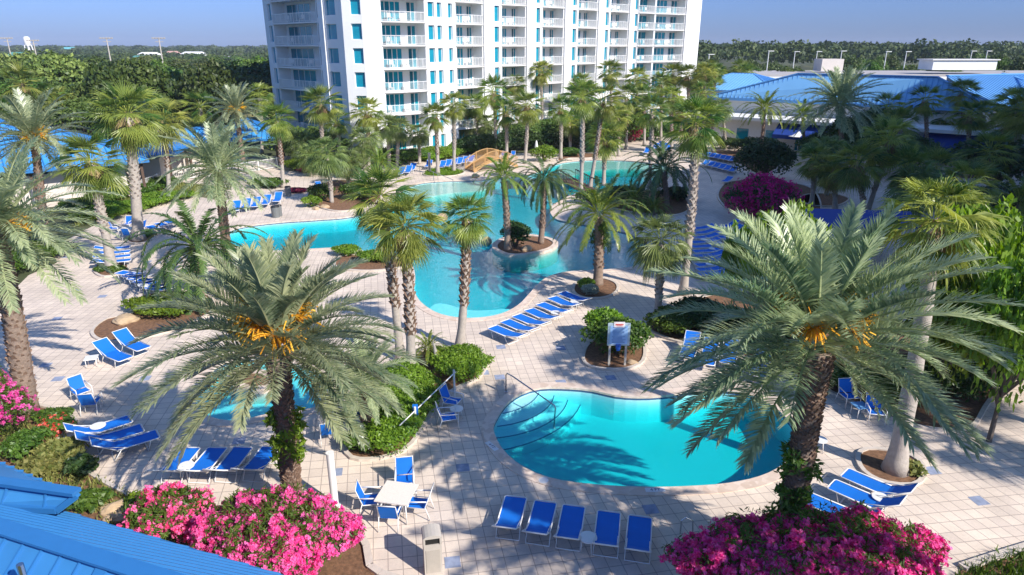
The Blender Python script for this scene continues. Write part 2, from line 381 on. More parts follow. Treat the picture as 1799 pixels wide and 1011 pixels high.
wading = pxloop([(343,705),(352,724),(385,738),(420,739),(455,732),(490,724),(530,721),(560,713),(576,692),(570,665),(545,648),(500,636),(440,630),(390,640),(358,668)])
isl_main = pxloop([(866,438),(880,447),(905,451),(940,447),(970,439),(980,428),(962,419),(930,414),(895,416),(870,427)])
isl_wade = pxloop([(400,668),(412,682),(445,689),(478,684),(490,668),(470,655),(430,650),(405,655)])
deck_outer = [g(*p) for p in [(1900,1110),(1799,965),(1690,1000),(1600,1100),(1180,1100),(700,1020),(648,998),(645,962),(622,928),(590,905),(500,888),(400,905),(300,908),(245,882),(185,850),(150,828),
    (98,785),(112,762),(133,742),(120,728),(60,712),(0,702),(-160,700),(-200,560),(0,545),(22,512),(50,484),(100,462),(90,436),(150,404),(205,378),(262,362),(290,345),(330,342),(380,352),
    (400,330),(300,318),(440,290),(540,285),(640,290),(700,281),(760,282),(830,268),(960,270),(1040,268),(1085,256),(1110,246),(1130,236),(1160,222),(1230,218),(1290,236),(1420,240),(1540,262),(1799,262),
    (2300,290),(2700,700)]]
POOLS = [main_pool, small_pool, wading]
big = [(-3000, -300), (3000, -300), (3000, 5000), (-3000, 5000)]
sheet('ground', big, [offset(p, .05) for p in POOLS], -.012, M_ground)
sheet('pool_deck', deck_outer, [offset(p, .05) for p in POOLS], 0, M_deck)
def pool(outl, depth, wmat, islands=()):
    n = len(outl); vs = [(p.x, p.y, .0) for p in outl] + [(p.x, p.y, -depth) for p in outl]
    fs = [(i, (i + 1) % n, (i + 1) % n + n, i + n) for i in range(n)]
    fs += [tuple(i + n for i in t) for t in tessellate_polygon([[Vector((p.x, p.y, 0)) for p in outl]])]
    me = bpy.data.meshes.new('pool_basin'); me.from_pydata(vs, [], fs); me.materials.append(M_basin)
    tag(link('pool_basin', me), kind='structure')
    ring('pool_coping', offset(outl, -.015), offset(outl, .42), -.06, .022, M_coping)
    m = MB(); m.prism(offset(outl, .03), -depth + .01, -.075); w = m.build('pool_water', wmat); tag(w, kind='structure')
pool(main_pool, 1.15, M_water); pool(small_pool, 1.15, M_water2); pool(wading, .55, M_water)
# beach-entry shelves of the main pool
for nm, L, z in (('shallow_ledge', [(700,345),(722,326),(790,316),(845,315),(850,330),(790,336),(740,344)], -.2),
                 ('shallow_ledge', [(980,296),(1000,280),(1060,276),(1180,286),(1190,300),(1120,294),(1040,296),(1000,306)], -.22),
                 ('shallow_ledge', [(745,540),(770,520),(830,532),(900,530),(905,545),(860,562),(800,568),(750,556)], -.45)):
    m = MB(); m.prism(pxloop(L), -1.1, z); tag(m.build(nm, M_sand if z > -.3 else M_basin), kind='structure')
# curved steps of the small pool
def circ3(a, b, c):
    ax, ay, bx, by, cx, cy = a.x, a.y, b.x, b.y, c.x, c.y
    d = 2 * (ax * (by - cy) + bx * (cy - ay) + cx * (ay - by))
    ux = ((ax*ax+ay*ay)*(by-cy)+(bx*bx+by*by)*(cy-ay)+(cx*cx+cy*cy)*(ay-by))/d
    uy = ((ax*ax+ay*ay)*(cx-bx)+(bx*bx+by*by)*(ax-cx)+(cx*cx+cy*cy)*(bx-ax))/d
    return Vector((ux, uy, 0)), math.hypot(ax-ux, ay-uy)
for k, (a, b, c, z) in enumerate([((948,688),(918,716),(876,728),-.2),((974,690),(945,729),(867,750),-.38),((998,693),(955,748),(872,770),-.56),((1023,700),(975,758),(889,790),-.74)]):
    C, r = circ3(g(*a, z), g(*b, z), g(*c, z))
    ps = [C + Vector((math.cos(t), math.sin(t), 0)) * r for t in np.linspace(0, 2*math.pi, 65)[:-1]]
    inside = []
    m = MB(); m.disc((C.x, C.y), r, -1.14, z, 64); tag(m.build('pool_steps', M_basin), kind='structure')
    m = MB(); pa = [(p.x, p.y, z + .004) for p in ps]; m.tube(pa + [pa[0]], .022, 5, False); tag(m.build('step_nosing', plain('navy_tile', (.03, .13, .25), .4)), kind='structure')
# islands inside pools
for q in (isl_main, isl_wade):
    m = MB(); m.prism(q, -1.1, .03); tag(m.build('island', M_kerb), kind='structure')
    sheet('mulch_bed', offset(q, -.35), [], .036, M_soil)
    ring('kerb', offset(q, -.35), offset(q, .03), -.1, .10, M_coping)
BEDS = {
 'sign': [(1027,625),(1030,640),(1050,648),(1090,650),(1120,642),(1130,628),(1128,605),(1110,592),(1070,590),(1038,605)],
 'palmright': [(1510,803),(1514,822),(1530,838),(1560,850),(1600,853),(1618,840),(1617,820),(1600,805),(1560,795),(1525,793)],
 'hedge': [(608,788),(620,805),(650,808),(690,800),(720,782),(745,745),(770,706),(800,684),(838,665),(851,640),(838,620),(800,613),(740,620),(700,655),(670,700),(642,745),(612,768)],
 'left': [(165,582),(175,597),(210,601),(260,592),(300,582),(345,565),(372,545),(365,522),(320,514),(270,518),(238,528),(235,552),(190,562)],
 'lp1': [(168,478),(185,487),(215,480),(224,468),(202,461),(175,464)],
 'lp2': [(224,424),(246,429),(270,419),(267,410),(240,408)],
 'boot': [(1010,515),(1030,525),(1065,523),(1083,511),(1078,498),(1050,491),(1015,499)],
 'right': [(1135,572),(1180,598),(1260,612),(1340,640),(1420,670),(1480,700),(1560,735),(1640,755),(1700,752),(1725,720),(1760,650),(1700,600),(1600,570),(1500,545),(1400,530),(1300,515),(1220,528),(1180,545)],
 'boug': [(1262,342),(1275,365),(1310,388),(1385,410),(1440,380),(1420,330),(1330,318),(1280,322)],
 'farpalm': [(745,308),(765,311),(800,309),(815,303),(790,297),(755,300)],
 'lagoon': [(982,284),(1000,279),(1040,278),(1050,272),(1010,270),(985,276)],
 'plants': [(1040,352),(1080,345),(1140,335),(1190,345),(1215,362),(1190,378),(1130,376),(1075,366)],
 'mid1': [(540,348),(560,364),(600,372),(650,362),(668,342),(640,322),(590,318),(555,330)],
 'mid2': [(592,470),(640,477),(700,472),(712,462),(690,456),(640,450),(600,452)],
 'rr1': [(1405,352),(1430,362),(1470,362),(1490,350),(1460,342),(1420,343)],
 'rr2': [(1675,310),(1700,316),(1722,310),(1710,300),(1685,300)],
 'rr3': [(1705,292),(1730,297),(1745,290),(1730,283),(1710,285)],
 'island_r': [(1225,272),(1260,265),(1320,268),(1370,278),(1360,300),(1330,306),(1300,290),(1260,280)],
}
for k, L in BEDS.items():
    q = pxloop(L, .3); m = MB(); m.prism(q, 0, .05); tag(m.build('mulch_bed', M_soil), kind='structure')
    ring('kerb', offset(q, -.02), offset(q, .13), 0, .10, M_kerb)
for L in ([(-300,1300),(0,1300),(500,1300),(760,1100),(700,1022),(648,1000),(645,964),(622,930),(590,907),(500,890),(400,907),(300,910),(245,884),(185,852),(150,830),(98,787),(112,764),(133,744),(120,730),(60,714),(0,704),(-200,702)],
          [(1690,1002),(1799,967),(1900,1112),(2000,1300),(1200,1300),(1195,1102),(1600,1102)]):
    sheet('mulch_bed', [g(*p) for p in L], [], .02, M_soil)
def edging(L, w=.14):
    P = [g(*p) for p in L]; m = MB()
    for a, b in zip(P, P[1:]): m.seg(a + Vector((0,0,.05)), b + Vector((0,0,.05)), w, .10)
    tag(m.build('kerb', M_kerb), kind='structure')
edging([(700,1020),(668,1010),(650,997),(647,980),(644,962),(634,944),(622,928),(606,915),(590,905)], .2)
edging([(245,882),(215,866),(185,850),(165,838),(150,828)]); edging([(98,785),(104,772),(115,758),(129,747),(133,740),(124,730),(95,720),(60,712),(30,707),(0,703)])
edging([(1690,1000),(1745,982),(1799,965),(1900,935)], .25)
# accent pavers and marker tiles
m = MB()
for px, py in [(707,822),(813,822),(878,663),(986,672),(1073,664),(1143,895),(795,988),(343,488),(180,521),(175,586),(133,511),(115,452),(102,666),(80,642),(690,598),(1637,827),(1305,470),(560,590),(1180,575),
               (985,612),(880,610),(850,655),(1440,905),(1720,880),(590,830),(330,760),(420,775),(255,665),(100,560),(260,460)]:
    p = g(px, py); m.box((p.x, p.y, .004), (.42, .42, .006), R(9))
tag(m.build('accent_pavers', M_accent), kind='structure')
for (px, py, rz, txt) in ((864, 785, R(-55), '4 FT'), (1151, 862, R(2), '4 FT')):
    p = g(px, py); r = empty('depth_marker', (p.x, p.y, .026), rz)
    tag(r, 'white tile with dark depth marking on the %s edge of the small pool' % ('left' if px < 900 else 'near'), 'depth marker')
    m = MB(); m.box((0, 0, 0), (.62, .2, .008)); m.build('tile', M_marker, r)
    tcu = bpy.data.curves.new('txt', 'FONT'); tcu.body = txt; tcu.size = .17; tcu.align_x = 'CENTER'; tcu.align_y = 'CENTER'; tcu.extrude = .001
    to = bpy.data.objects.new('txt', tcu); COL.objects.link(to); me = bpy.data.meshes.new_from_object(to.evaluated_get(bpy.context.evaluated_depsgraph_get()))
    bpy.data.objects.remove(to); me.materials.clear(); me.materials.append(M_inkblue); link('lettering', me, r, (0, 0, .006))
p = g(955, 845); m = MB(); m.disc((p.x, p.y), .16, .0, .024); tag(m.build('skimmer_lid', M_marker), 'round white skimmer lid in the paving near the small pool', 'skimmer lid')

# ================================================================ BUILDINGS
FH = 2.55; Z0 = .45
def facade(root, cols, nfl, nvis, z0=Z0, recess=1.7):
    """cols: list of (kind, P0, P1) with P going left to right seen from outside"""
    wall = MB(); topz = z0 + FH * nfl + .9; upper = {'balcony': MB(), 'balcony_door': MB(), 'window': MB(), 'railing': MB()}
    for kind, a, b in cols:
        a = Vector((a[0], a[1], 0)); b = Vector((b[0], b[1], 0)); d = b - a; L = d.length; d.normalize(); nrm = Vector((d.y, -d.x, 0))
        rz = math.atan2(d.y, d.x); mid = (a + b) / 2
        def bx(mb, t0, t1, o0, o1, za, zb):
            c = a + d * (t0 + t1) / 2 + nrm * (o0 + o1) / 2; mb.box((c.x, c.y, (za + zb) / 2), (t1 - t0, abs(o1 - o0), zb - za), rz)
        if kind == 'wall': bx(wall, 0, L, -.5, 0, 0, topz)
        elif kind == 'pier': bx(wall, 0, L, -.9, .22, 0, topz)
        elif kind in ('win', 'slit'):
            mar = .10 * L if kind == 'win' else .06 * L; wh0, wh1 = (.55, 2.2) if kind == 'win' else (.35, 2.3)
            bx(wall, 0, mar, -.5, .0, 0, topz); bx(wall, L - mar, L, -.5, .0, 0, topz)
            for f in range(nfl + 1):
                za = 0 if f == 0 else z0 + FH * (f - 1) + wh1; zb = topz if f == nfl else z0 + FH * f + wh0
                bx(wall, mar, L - mar, -.5, -.003, za, zb)
            for f in range(nfl):
                wm = upper['window'] if f >= nvis else MB()
                za, zb = z0 + FH * f + wh0, z0 + FH * f + wh1
                fr = .045
                bx(wm, mar + .002, mar + fr, -.30, -.20, za, zb); bx(wm, L - mar - fr, L - mar - .002, -.30, -.20, za, zb)
                bx(wm, mar + fr, L - mar - fr, -.30, -.20, zb - fr, zb - .002); bx(wm, mar + fr, L - mar - fr, -.30, -.20, za + .002, za + fr)
                gm = MB() if f < nvis else upper['balcony_door']; bx(gm, mar + fr, L - mar - fr, -.29, -.26, za + fr, zb - fr)
                if f < nvis:
                    wo = wm.build('window', M_whitemetal, root); gm.build('pane', M_glass, wo)
        elif kind == 'bay':
            bx(wall, 0, L, -recess - .25, -recess, 0, topz)
            bx(wall, 0, .16, -recess, -.05, 0, topz); bx(wall, L - .16, L, -recess, -.05, 0, topz)
            bx(wall, 0, L, -recess, -.02, z0 + FH * nfl + .12, topz)
            nd = 4 if L > 3.2 else 3
            for f in range(nfl):
                zf = z0 + FH * f; vis = f < nvis
                sm = MB() if vis else upper['balcony']
                n = 8; outl = [a + d * .17 + nrm * -recess, a + d * (L - .17) + nrm * -recess]
                for k in range(n + 1):
                    t = 1 - k / n; bow = .32 * (1 - (2 * t - 1) ** 2)
                    outl.append(a + d * (.02 + (L - .04) * t) + nrm * (.05 + bow))
                sm.prism([(p.x, p.y) for p in outl], zf - .16, zf)
                rm = MB() if vis else upper['railing']
                pts = []
                for k in range(n + 1):
                    t = k / n; bow = .32 * (1 - (2 * t - 1) ** 2); pts.append(a + d * (.03 + (L - .06) * t) + nrm * (.0 + bow))
                for p, q in zip(pts, pts[1:]):
                    rm.seg(p + Vector((0,0,zf + 1.0)), q + Vector((0,0,zf + 1.0)), .05, .05); rm.seg(p + Vector((0,0,zf + .1)), q + Vector((0,0,zf + .1)), .04, .04)
                    kk = max(2, int((q - p).length / .115))
                    for j in range(kk):
                        c = p.lerp(q, j / kk); rm.box((c.x, c.y, zf + .55), (.02 if j else .05, .02 if j else .05, .88), rz)
                dm = MB() if vis else upper['balcony_door']
                x0 = .35 if L < 5 else .55; spans = []
                if L > 4.6: w4 = (L - 1.7) * .62; spans = [(x0 + .35, w4, 4), (L - .35 - (L - 1.7) * .28, (L - 1.7) * .26, 2)]
                else: spans = [(x0 + .05, L - .7, 3)]
                fm = MB()
                for s0, wd, npn in spans:
                    pw = wd / npn
                    for k in range(npn): bx(dm, s0 + pw * k + .05, s0 + pw * (k + 1) - .05, -recess - .05, -recess + .03, zf + .06, zf + 2.1)
                    for k in range(npn + 1): bx(fm, s0 + pw * k - .045, s0 + pw * k + .045, -recess - .05, -recess + .05, zf + .02, zf + 2.14)
                if vis:
                    so_ = sm.build('balcony', M_slab, root); rm.build('railing', M_whitemetal, so_)
                    do = dm.build('balcony_door', M_doorglass, root); fm.build('door_frame', M_whitemetal, do)
    wall.build('wall', M_white, root)
    if nvis < nfl:
        for nm, mt in (('balcony', M_slab), ('balcony_door', M_doorglass), ('window', M_whitemetal), ('railing', M_whitemetal)):
            if upper[nm].v: tag(upper[nm].build(nm if nm != 'railing' else 'upper_railing', mt, root), kind='stuff')
    return topz
KY = [(470,94),(483,91),(520,86.5),(562,83),(605,79.8),(640,79.6),(671,81),(740,84.2),(764,86),(800,89.5),(848,93.5),(902,97.6),(971,102.8),(1033,109.5),(1089,116.4),(1148,121.5),(1200,126),(1225,128)]
def fp(px):
    Y = np.interp(px, [k[0] for k in KY], [k[1] for k in KY]); return (float((px - 899.5) / FPX * CT * Y), float(Y))
cl = [('wall',470,476),('slit',476,483),('bay',483,561),('slit',561,566),('pier',566,574),('win',574,596),('wall',596,605),('wall',605,617),('win',617,640),('wall',640,671),
      ('bay',671,750),('win',752.5,766),('win',768.5,779),('wall',779,788),('win',788,797),('wall',797,801),('bay',801,849),('pier',849,867),('slit',867,878),('wall',878,881),('bay',881,924),
      ('pier',924,940),('slit',940,949),('wall',949,952),('bay',952,990),('pier',990,1003),('slit',1003,1012),('wall',1012,1014),('bay',1014,1048),('pier',1048,1060),('slit',1060,1068),('wall',1068,1070),
      ('bay',1070,1102),('pier',1102,1111),('slit',1111,1118),('bay',1119,1148),('bay',1148.3,1200),('pier',1200,1225)]
cl += [('wall',750,752.5),('wall',766,768.5)]
tower = empty('hotel_tower', (fp(750)[0], fp(750)[1] + 8, 0))
tag(tower, 'tall white curved hotel tower with rows of railed balconies and teal windows', 'hotel')
off = Vector(tower.location)
def sub(p): return (p[0] - off.x, p[1] - off.y)
topz = facade(tower, [(k, sub(fp(a)), sub(fp(b))) for k, a, b in cl], 12, 8)
core = [fp(p) for p in (476, 520, 562, 605, 640, 671, 740, 800, 848, 902, 971, 1033, 1089, 1148, 1200, 1225)]
cv = [Vector((p[0], p[1], 0)) for p in core]; nn = []
for i, p in enumerate(cv):
    t = (cv[min(i + 1, len(cv) - 1)] - cv[max(i - 1, 0)]).normalized(); nn.append(p + Vector((-t.y, t.x, 0)) * 2.2)
nn[-1] = nn[-1] + Vector((.9, -.9, 0)) * .6
back = [Vector((22, 140, 0)), Vector((-6, 118, 0)), Vector((-22, 104, 0)), Vector((-30, 96, 0))]
m = MB(); m.prism([sub(p) for p in nn + back], 0, topz - .4); m.build('building_core', M_white, tower)
# end wall at the right
e0 = Vector((fp(1225)[0], fp(1225)[1], 0)); m = MB()
m.prism([sub(p) for p in [e0 + Vector((.02, .0, 0)), e0 + Vector((-1.2, 1.3, 0)), Vector((22, 140, 0)), Vector((23.6, 140.4, 0))]], 0, topz); m.build('end_wall', M_white, tower)

cme = MB()
for sx in (-.22, .22):
    cme.box((sx, 0, .36), (.05, .5, .05)); cme.box((sx, -.22, .6), (.04, .05, .5)); cme.box((sx, .22, .18), (.04, .04, .36)); cme.box((sx, -.2, .18), (.04, .04, .36))
cme.box((0, 0, .4), (.44, .48, .04)); cme.box((0, -.24, .66), (.44, .04, .42)); cme = cme.mesh('balcony_chair', M_whitemetal); rgb = random.Random(4)
FLN = ['ground', 'first', 'second', 'third', 'fourth', 'fifth', 'sixth', 'seventh']
for bi, (k, a, b) in enumerate([c for c in cl if c[0] == 'bay']):
    A, B = Vector(fp(a) + (0,)), Vector(fp(b) + (0,)); d = (B - A).normalized(); nn_ = Vector((d.y, -d.x, 0))
    for f in range(8):
        for ti, t in enumerate([.25, .62] if rgb.random() < .6 else [rgb.uniform(.2, .8)]):
            side_ = ', right one' if ti else ''
            p = A.lerp(B, t + rgb.uniform(-.06, .06)) - nn_ * .75; o = link('balcony_chair', cme, None, (p.x, p.y, Z0 + FH * f)); o.rotation_euler = (0, 0, math.atan2(d.y, d.x) + math.pi + rgb.uniform(-.6, .6))
            tag(o, 'white chair on the %s floor balcony, %s balcony column from left%s' % (FLN[f], ORD[bi], side_), 'chair', 'chairs on the tower balconies')
# second tower, standing to the right of the view: its shadow crosses the terrace
t2 = empty('hotel_tower', (45, 30, 0)); tag(t2, 'second white hotel tower right of the terrace, outside the picture', 'hotel')
P = [Vector(p + (0,)) for p in ((38.3, 12.5), (37.3, 25.5), (46, 42), (58, 52), (76, 68))]
cols2 = []
for a, b in zip(P, P[1:]):
    k = max(1, round((b - a).length / 6.5)); 
    for i in range(k):
        p, q = b.lerp(a, i / k), b.lerp(a, (i + 1) / k); m1 = p.lerp(q, .2); m2 = p.lerp(q, .4)
        cols2 += [('pier', p - Vector((45,30,0)), m1 - Vector((45,30,0))), ('slit', m1 - Vector((45,30,0)), m2 - Vector((45,30,0))), ('bay', m2 - Vector((45,30,0)), q - Vector((45,30,0)))]
facade(t2, cols2, 12, 0)
m = MB(); m.prism([(p[0] - 45, p[1] - 30) for p in ((39.5, 12), (39.5, 25), (48, 40.5), (60, 50), (77, 65), (92, 50), (60, 18), (50, 6))], 0, topz - .4); m.build('building_core', M_white, t2)

# ---- standing-seam roofs
def facet(rm, sm, pts, edir, spacing=.42, rw=.05, rh=.06, th=.1):
    pts = [Vector(p) for p in pts]; n = (pts[1] - pts[0]).cross(pts[2] - pts[0]).normalized()
    if n.z < 0: n = -n
    e = Vector(edir); e = (e - n * e.dot(n)).normalized(); u = n.cross(e)
    k = len(pts); vs = pts + [p - Vector((0, 0, th)) for p in pts]
    rm.add(vs, [tuple(range(k)), tuple(range(k, 2*k))[::-1]] + [(i, (i+1) % k, (i+1) % k + k, i + k) for i in range(k)])
    t = [p.dot(e) for p in pts]; s0 = math.ceil(min(t) / spacing) * spacing
    while s0 < max(t):
        hits = []
        for i in range(k):
            a, b = pts[i], pts[(i+1) % k]; ta, tb = a.dot(e) - s0, b.dot(e) - s0
            if ta * tb < 0: hits.append(a.lerp(b, ta / (ta - tb)))
        if len(hits) >= 2: sm.seg(hits[0] + n * rh / 2, hits[-1] + n * rh / 2, rw, rh, n)
        s0 += spacing
def hip(name, parent, c, a, b, rz, ze, zr, rm_mat, rib_mat, spacing=.55, ridge=None, base=0):
    """hip roof over a rectangle of half sizes a (along) and b (across)"""
    ridge = max(0, a - b) if ridge is None else ridge
    ca, sa = math.cos(rz), math.sin(rz)
    def w(x, y, z): return Vector((c[0] + x * ca - y * sa, c[1] + x * sa + y * ca, z))
    A, B, C_, D = w(-a,-b,ze), w(a,-b,ze), w(a,b,ze), w(-a,b,ze); E, F = w(-ridge,0,zr), w(ridge,0,zr)
    if ridge < .05: F = E
    rm = MB(); sm = MB(); ex, ey = w(1,0,0) - w(0,0,0), w(0,1,0) - w(0,0,0)
    if ridge < .05:
        fc = [([A,B,E], ex), ([B,C_,E], ey), ([C_,D,E], ex), ([D,A,E], ey)]
    else: fc = [([A,B,F,E], ex), ([B,C_,F], ey), ([C_,D,E,F], ex), ([D,A,E], ey)]
    for p, ed in fc: facet(rm, sm, p, ed, spacing, .08, .08)
    for p, q in ((A,E),(B,F),(C_,F),(D,E),(E,F)):
        if (p - q).length > .1: sm.seg(p + Vector((0,0,.06)), q + Vector((0,0,.06)), .16, .07)
    for p, q in ((A,B),(B,C_),(C_,D),(D,A)): sm.seg(p - Vector((0,0,.12)), q - Vector((0,0,.12)), .08, .24)
    ro = rm.build(name, rm_mat, parent); sm.build('standing_seams', rib_mat, ro); return ro
def w2(c, rz, x, y): return (c[0] + x * math.cos(rz) - y * math.sin(rz), c[1] + x * math.sin(rz) + y * math.cos(rz))

# ---- left pavilions: chain of hip roofs on dark posts
def pavilion(label, c, a, b, rz, ze, zr, wall=True, cat='pavilion'):
    r = empty('pavilion', (c[0], c[1], 0)); tag(r, label, cat, 'blue roofed pavilions on the left'); c0 = (0, 0)
    hip('roof', r, c0, a, b, rz, ze, zr, M_roofp, M_roofrib)
    for sx in np.linspace(-1, 1, max(2, int(a / 1.6))):
        for sy in (-1, 1):
            q = w2(c0, rz, sx * (a - .6), sy * (b - .6)); m = MB(); m.box((q[0], q[1], (ze - .15) / 2), (.22, .22, ze - .15), rz); m.build('post', M_darkwood, r)
    if wall:
        m = MB(); m.box((0, 0, 1.3), (2 * a - 3.6, 2 * b - 3.4, 2.6), rz); m.build('wall', M_beige, r)
    m = MB(); q = [w2(c0, rz, x, y) for x, y in ((-a+.3,-b+.3),(a-.3,-b+.3),(a-.3,b-.3),(-a+.3,b-.3))]; m.prism(q, .0, .12); m.build('floor', M_kerb, r)
pavilion('small square pavilion with blue pyramid roof beside the hotel tower', (-31.2, 81), 4.2, 4.0, R(12), 3.2, 5.1, False)
pavilion('long low gallery with ribbed blue roof between two pyramid roofs', (-36.5, 74.5), 6.0, 2.6, R(62), 3.1, 4.5)
pavilion('square pavilion with blue pyramid roof behind the tall shaggy palm', (-37.8, 69), 4.3, 4.0, R(12), 3.2, 5.1)
pavilion('wide clubhouse with blue hip roof behind the left palms', (-44.5, 62), 9.0, 7.0, R(38), 3.3, 6.2, True, 'clubhouse')
pavilion('blue roofed shelter at the far left edge behind palm fronds', (-56, 72), 7.5, 5.5, R(20), 3.3, 6.0, True, 'shelter')

# ---- right conference building
def P2(px, py, h): return g(px, py, h)
cb = empty('conference_building', (60, 100, 0)); tag(cb, 'low white conference building under a huge pale blue metal hip roof', 'building')
def lc(v): v = Vector(v); return v - Vector((60, 100, 0))
ze, zr = 6.1, 9.5
E0 = g(1243, 170, ze); E1 = g(1745, 193, ze); R0 = g(1402, 130, zr); R1 = g(1647, 136, zr)
ed = (E1 - E0).normalized(); nv = Vector((-ed.y, ed.x, 0)) if ed.x > 0 else Vector((ed.y, -ed.x, 0))
wd = 2 * abs((R0 - E0).dot(nv)); E2 = E1 + nv * wd; E3 = E0 + nv * wd
rm = MB(); sm = MB()
facet(rm, sm, [lc(p) for p in (E0, E1, R1, R0)], ed, .6, .07, .09); facet(rm, sm, [lc(p) for p in (E3, E0, R0)], nv, .6, .07, .09)
facet(rm, sm, [lc(p) for p in (E2, E3, R0, R1)], ed, .6, .07, .09); facet(rm, sm, [lc(p) for p in (E1, E2, R1)], nv, .6, .07, .09)
for p, q in ((E0, R0), (E1, R1), (R0, R1), (E3, R0), (E2, R1)): sm.seg(lc(p) + Vector((0,0,.06)), lc(q) + Vector((0,0,.06)), .4, .14)
for p, q in ((E0, E1), (E3, E0)): sm.seg(lc(p) - Vector((0,0,.2)), lc(q) - Vector((0,0,.2)), .1, .35)
ro = rm.build('roof', M_roof2, cb); sm.build('standing_seams', M_roof2rib, ro)
inn = 1.2
W0, W1, W2_, W3 = E0 + ed*inn + nv*inn, E1 - ed*inn + nv*inn, E2 - ed*inn - nv*inn, E3 + ed*inn - nv*inn
m = MB(); m.prism([lc(p).to_2d() for p in (W0, W1, W2_, W3)], 0, ze - .1); m.build('wall', M_white, cb)
# low flat-roofed front range with blue awnings
F0, F1 = W0 + ed*2 - nv*5.5, W1 + ed*22 - nv*5.5; F0.z = F1.z = 0
m = MB(); m.prism([lc(p).to_2d() for p in (F0, F1, F1 + nv*5.4, F0 + nv*5.4)], 0, 3.6); m.build('front_range', plain('ribbed_white_wall', (.66, .66, .66), .7), cb)
m = MB(); m.prism([lc(p).to_2d() for p in (F0 - ed*1 - nv*1.2, F1 - nv*1.2, F1 + nv*5.4, F0 - ed*1 + nv*5.4)], 3.6, 4.0); m.build('flat_roof', M_white, cb)
for s0, s1 in ((9, 22), (26, 33), (36, 44), (47, 62)):
    a = F0 + ed * s0; b = F0 + ed * s1; m = MB()
    vs = [lc(a + Vector((0,0,3.5))), lc(b + Vector((0,0,3.5))), lc(b - nv*2.2 + Vector((0,0,2.2))), lc(a - nv*2.2 + Vector((0,0,2.2)))]
    vs += [v - Vector((0,0,.5)) for v in vs]
    m.add(vs, [(0,1,2,3),(7,6,5,4),(0,4,5,1),(1,5,6,2),(2,6,7,3),(3,7,4,0)]); m.build('awning', M_awning, cb)
for s in range(4, 60, 4):
    a = F0 + ed * (s + .2) - nv * .03; m = MB(); m.box(lc(a + Vector((0,0,1.25))), (1.6, .08, 2.3), math.atan2(ed.y, ed.x)); m.build('window', M_doorglass, cb)
# second wing at the right
cb2 = empty('conference_wing', (85, 95, 0)); tag(cb2, 'blue roofed wing at the right edge, half in shade', 'building')
V = Vector((85, 95, 0))
T0 = g(1664, 134, 9.5); T1 = g(2000, 126, 9.5); Q1 = g(2060, 218, ze); B0 = T0 + Vector((10, 16, -3.4)); B1 = T1 + Vector((10, 16, -3.4)); E1b = E1 + Vector((.3, .1, -.03))
rm = MB(); sm = MB(); e_ = (T1 - T0).normalized()
facet(rm, sm, [p - V for p in (E1b, Q1, T1)], e_, .6, .07, .09); facet(rm, sm, [p - V for p in (E1b, T1, T0)], e_, .6, .07, .09); facet(rm, sm, [p - V for p in (T0, T1, B1, B0)], e_, .6, .07, .09)
h0 = g(1690, 134, 9.5); h1 = g(1850, 215, ze + .2)
for p, q in ((T0, T1), (E1b, Q1), (g(1762, 130, 9.5), g(1990, 200, ze + .6))): sm.seg(p - V + Vector((0,0,.06)), q - V + Vector((0,0,.06)), .4, .14)
ro = rm.build('roof', M_roof2, cb2); sm.build('standing_seams', M_roof2rib, ro)
m = MB(); m.prism([(p - V).to_2d() for p in (E1b + Vector((2,2,0)), Q1 + Vector((2,1,0)), B1 + Vector((-2,-2,0)), B0 + Vector((-1,-1,0)))], 0, ze - .2); m.build('wall', M_white, cb2)
# small blue roof at the left of it
c_ = ray(1305, 136, 130); sb_ = empty('annex_building', (c_.x, c_.y, 0)); tag(sb_, 'small building with pale blue hip roof left of the conference hall', 'building')
hip('roof', sb_, (0, 0), 10, 8, R(-42), 5.8, 8.4, M_roof2, M_roof2rib, .6); m = MB(); m.box((0, 0, 2.8), (17, 13, 5.6), R(-42)); m.build('wall', M_white, sb_)
# flat white hall behind and its plant box
fb = empty('flat_roofed_hall', (95, 150, 0)); tag(fb, 'long flat roofed white hall behind the blue roofs', 'building')
q = [ray(1280, 128, 138), ray(1550, 128, 138), ray(2000, 128, 138), ray(2000, 128, 162), ray(1290, 128, 162)]
m = MB(); m.prism([(p.x - 95, p.y - 150) for p in q], 0, 7.5); m.build('wall', M_white, fb)
m = MB(); m.prism([(p.x - 95, p.y - 150) for p in q], 7.5, 7.9); m.build('flat_roof', plain('grey_flat_roof', (.42, .39, .37), .8, var=.1, scale=.2), fb)
p = ray(1680, 120, 142); m = MB(); m.box((p.x - 95, p.y - 150, 9.6), (12.5, 5, 1.8)); m.build('plant_room', M_white, fb)
m = MB(); m.box((p.x - 95, p.y - 150, 10.6), (13.2, 5.6, .2)); m.build('plant_room_roof', M_slab, fb)
p = ray(1455, 116, 150); m = MB(); m.box((p.x - 95, p.y - 150, 9.4), (4.5, 4, 2.4)); m.build('stair_head', M_beige, fb)

# ---- foreground roof at the bottom left
fr = empty('pool_bar', (-9, 9, 0)); tag(fr, 'bright blue ribbed metal roof of the pool bar at the bottom left corner', 'roofed bar')
V = Vector((-9, 9, 0))
he, hr_ = 3.6, 5.3
e1 = g(480, 1011, he); e0_ = g(110, 902, he); r0 = g(0, 930, hr_); ed2 = (e1 - e0_).normalized(); pn = Vector((-ed2.y, ed2.x, 0)); pn = pn if pn.y > 0 else -pn
rr = r0 + ed2 * 9; rl = r0 - ed2 * 6; run = (e0_ - r0).dot(pn)
el = rl + pn * run; el.z = he; er = rr + pn * run; er.z = he
nl = rl - pn * run; nl.z = he; nr = rr - pn * run; nr.z = he
pln = (er - el).cross(rr - el).normalized()
def onp(px, py):
    c0 = Vector((0, 0, H)); d = g(px, py) - c0; return c0 + d * ((el - c0).dot(pln) / d.dot(pln))
useam = (onp(319, 963) - onp(0, 897)).normalized()
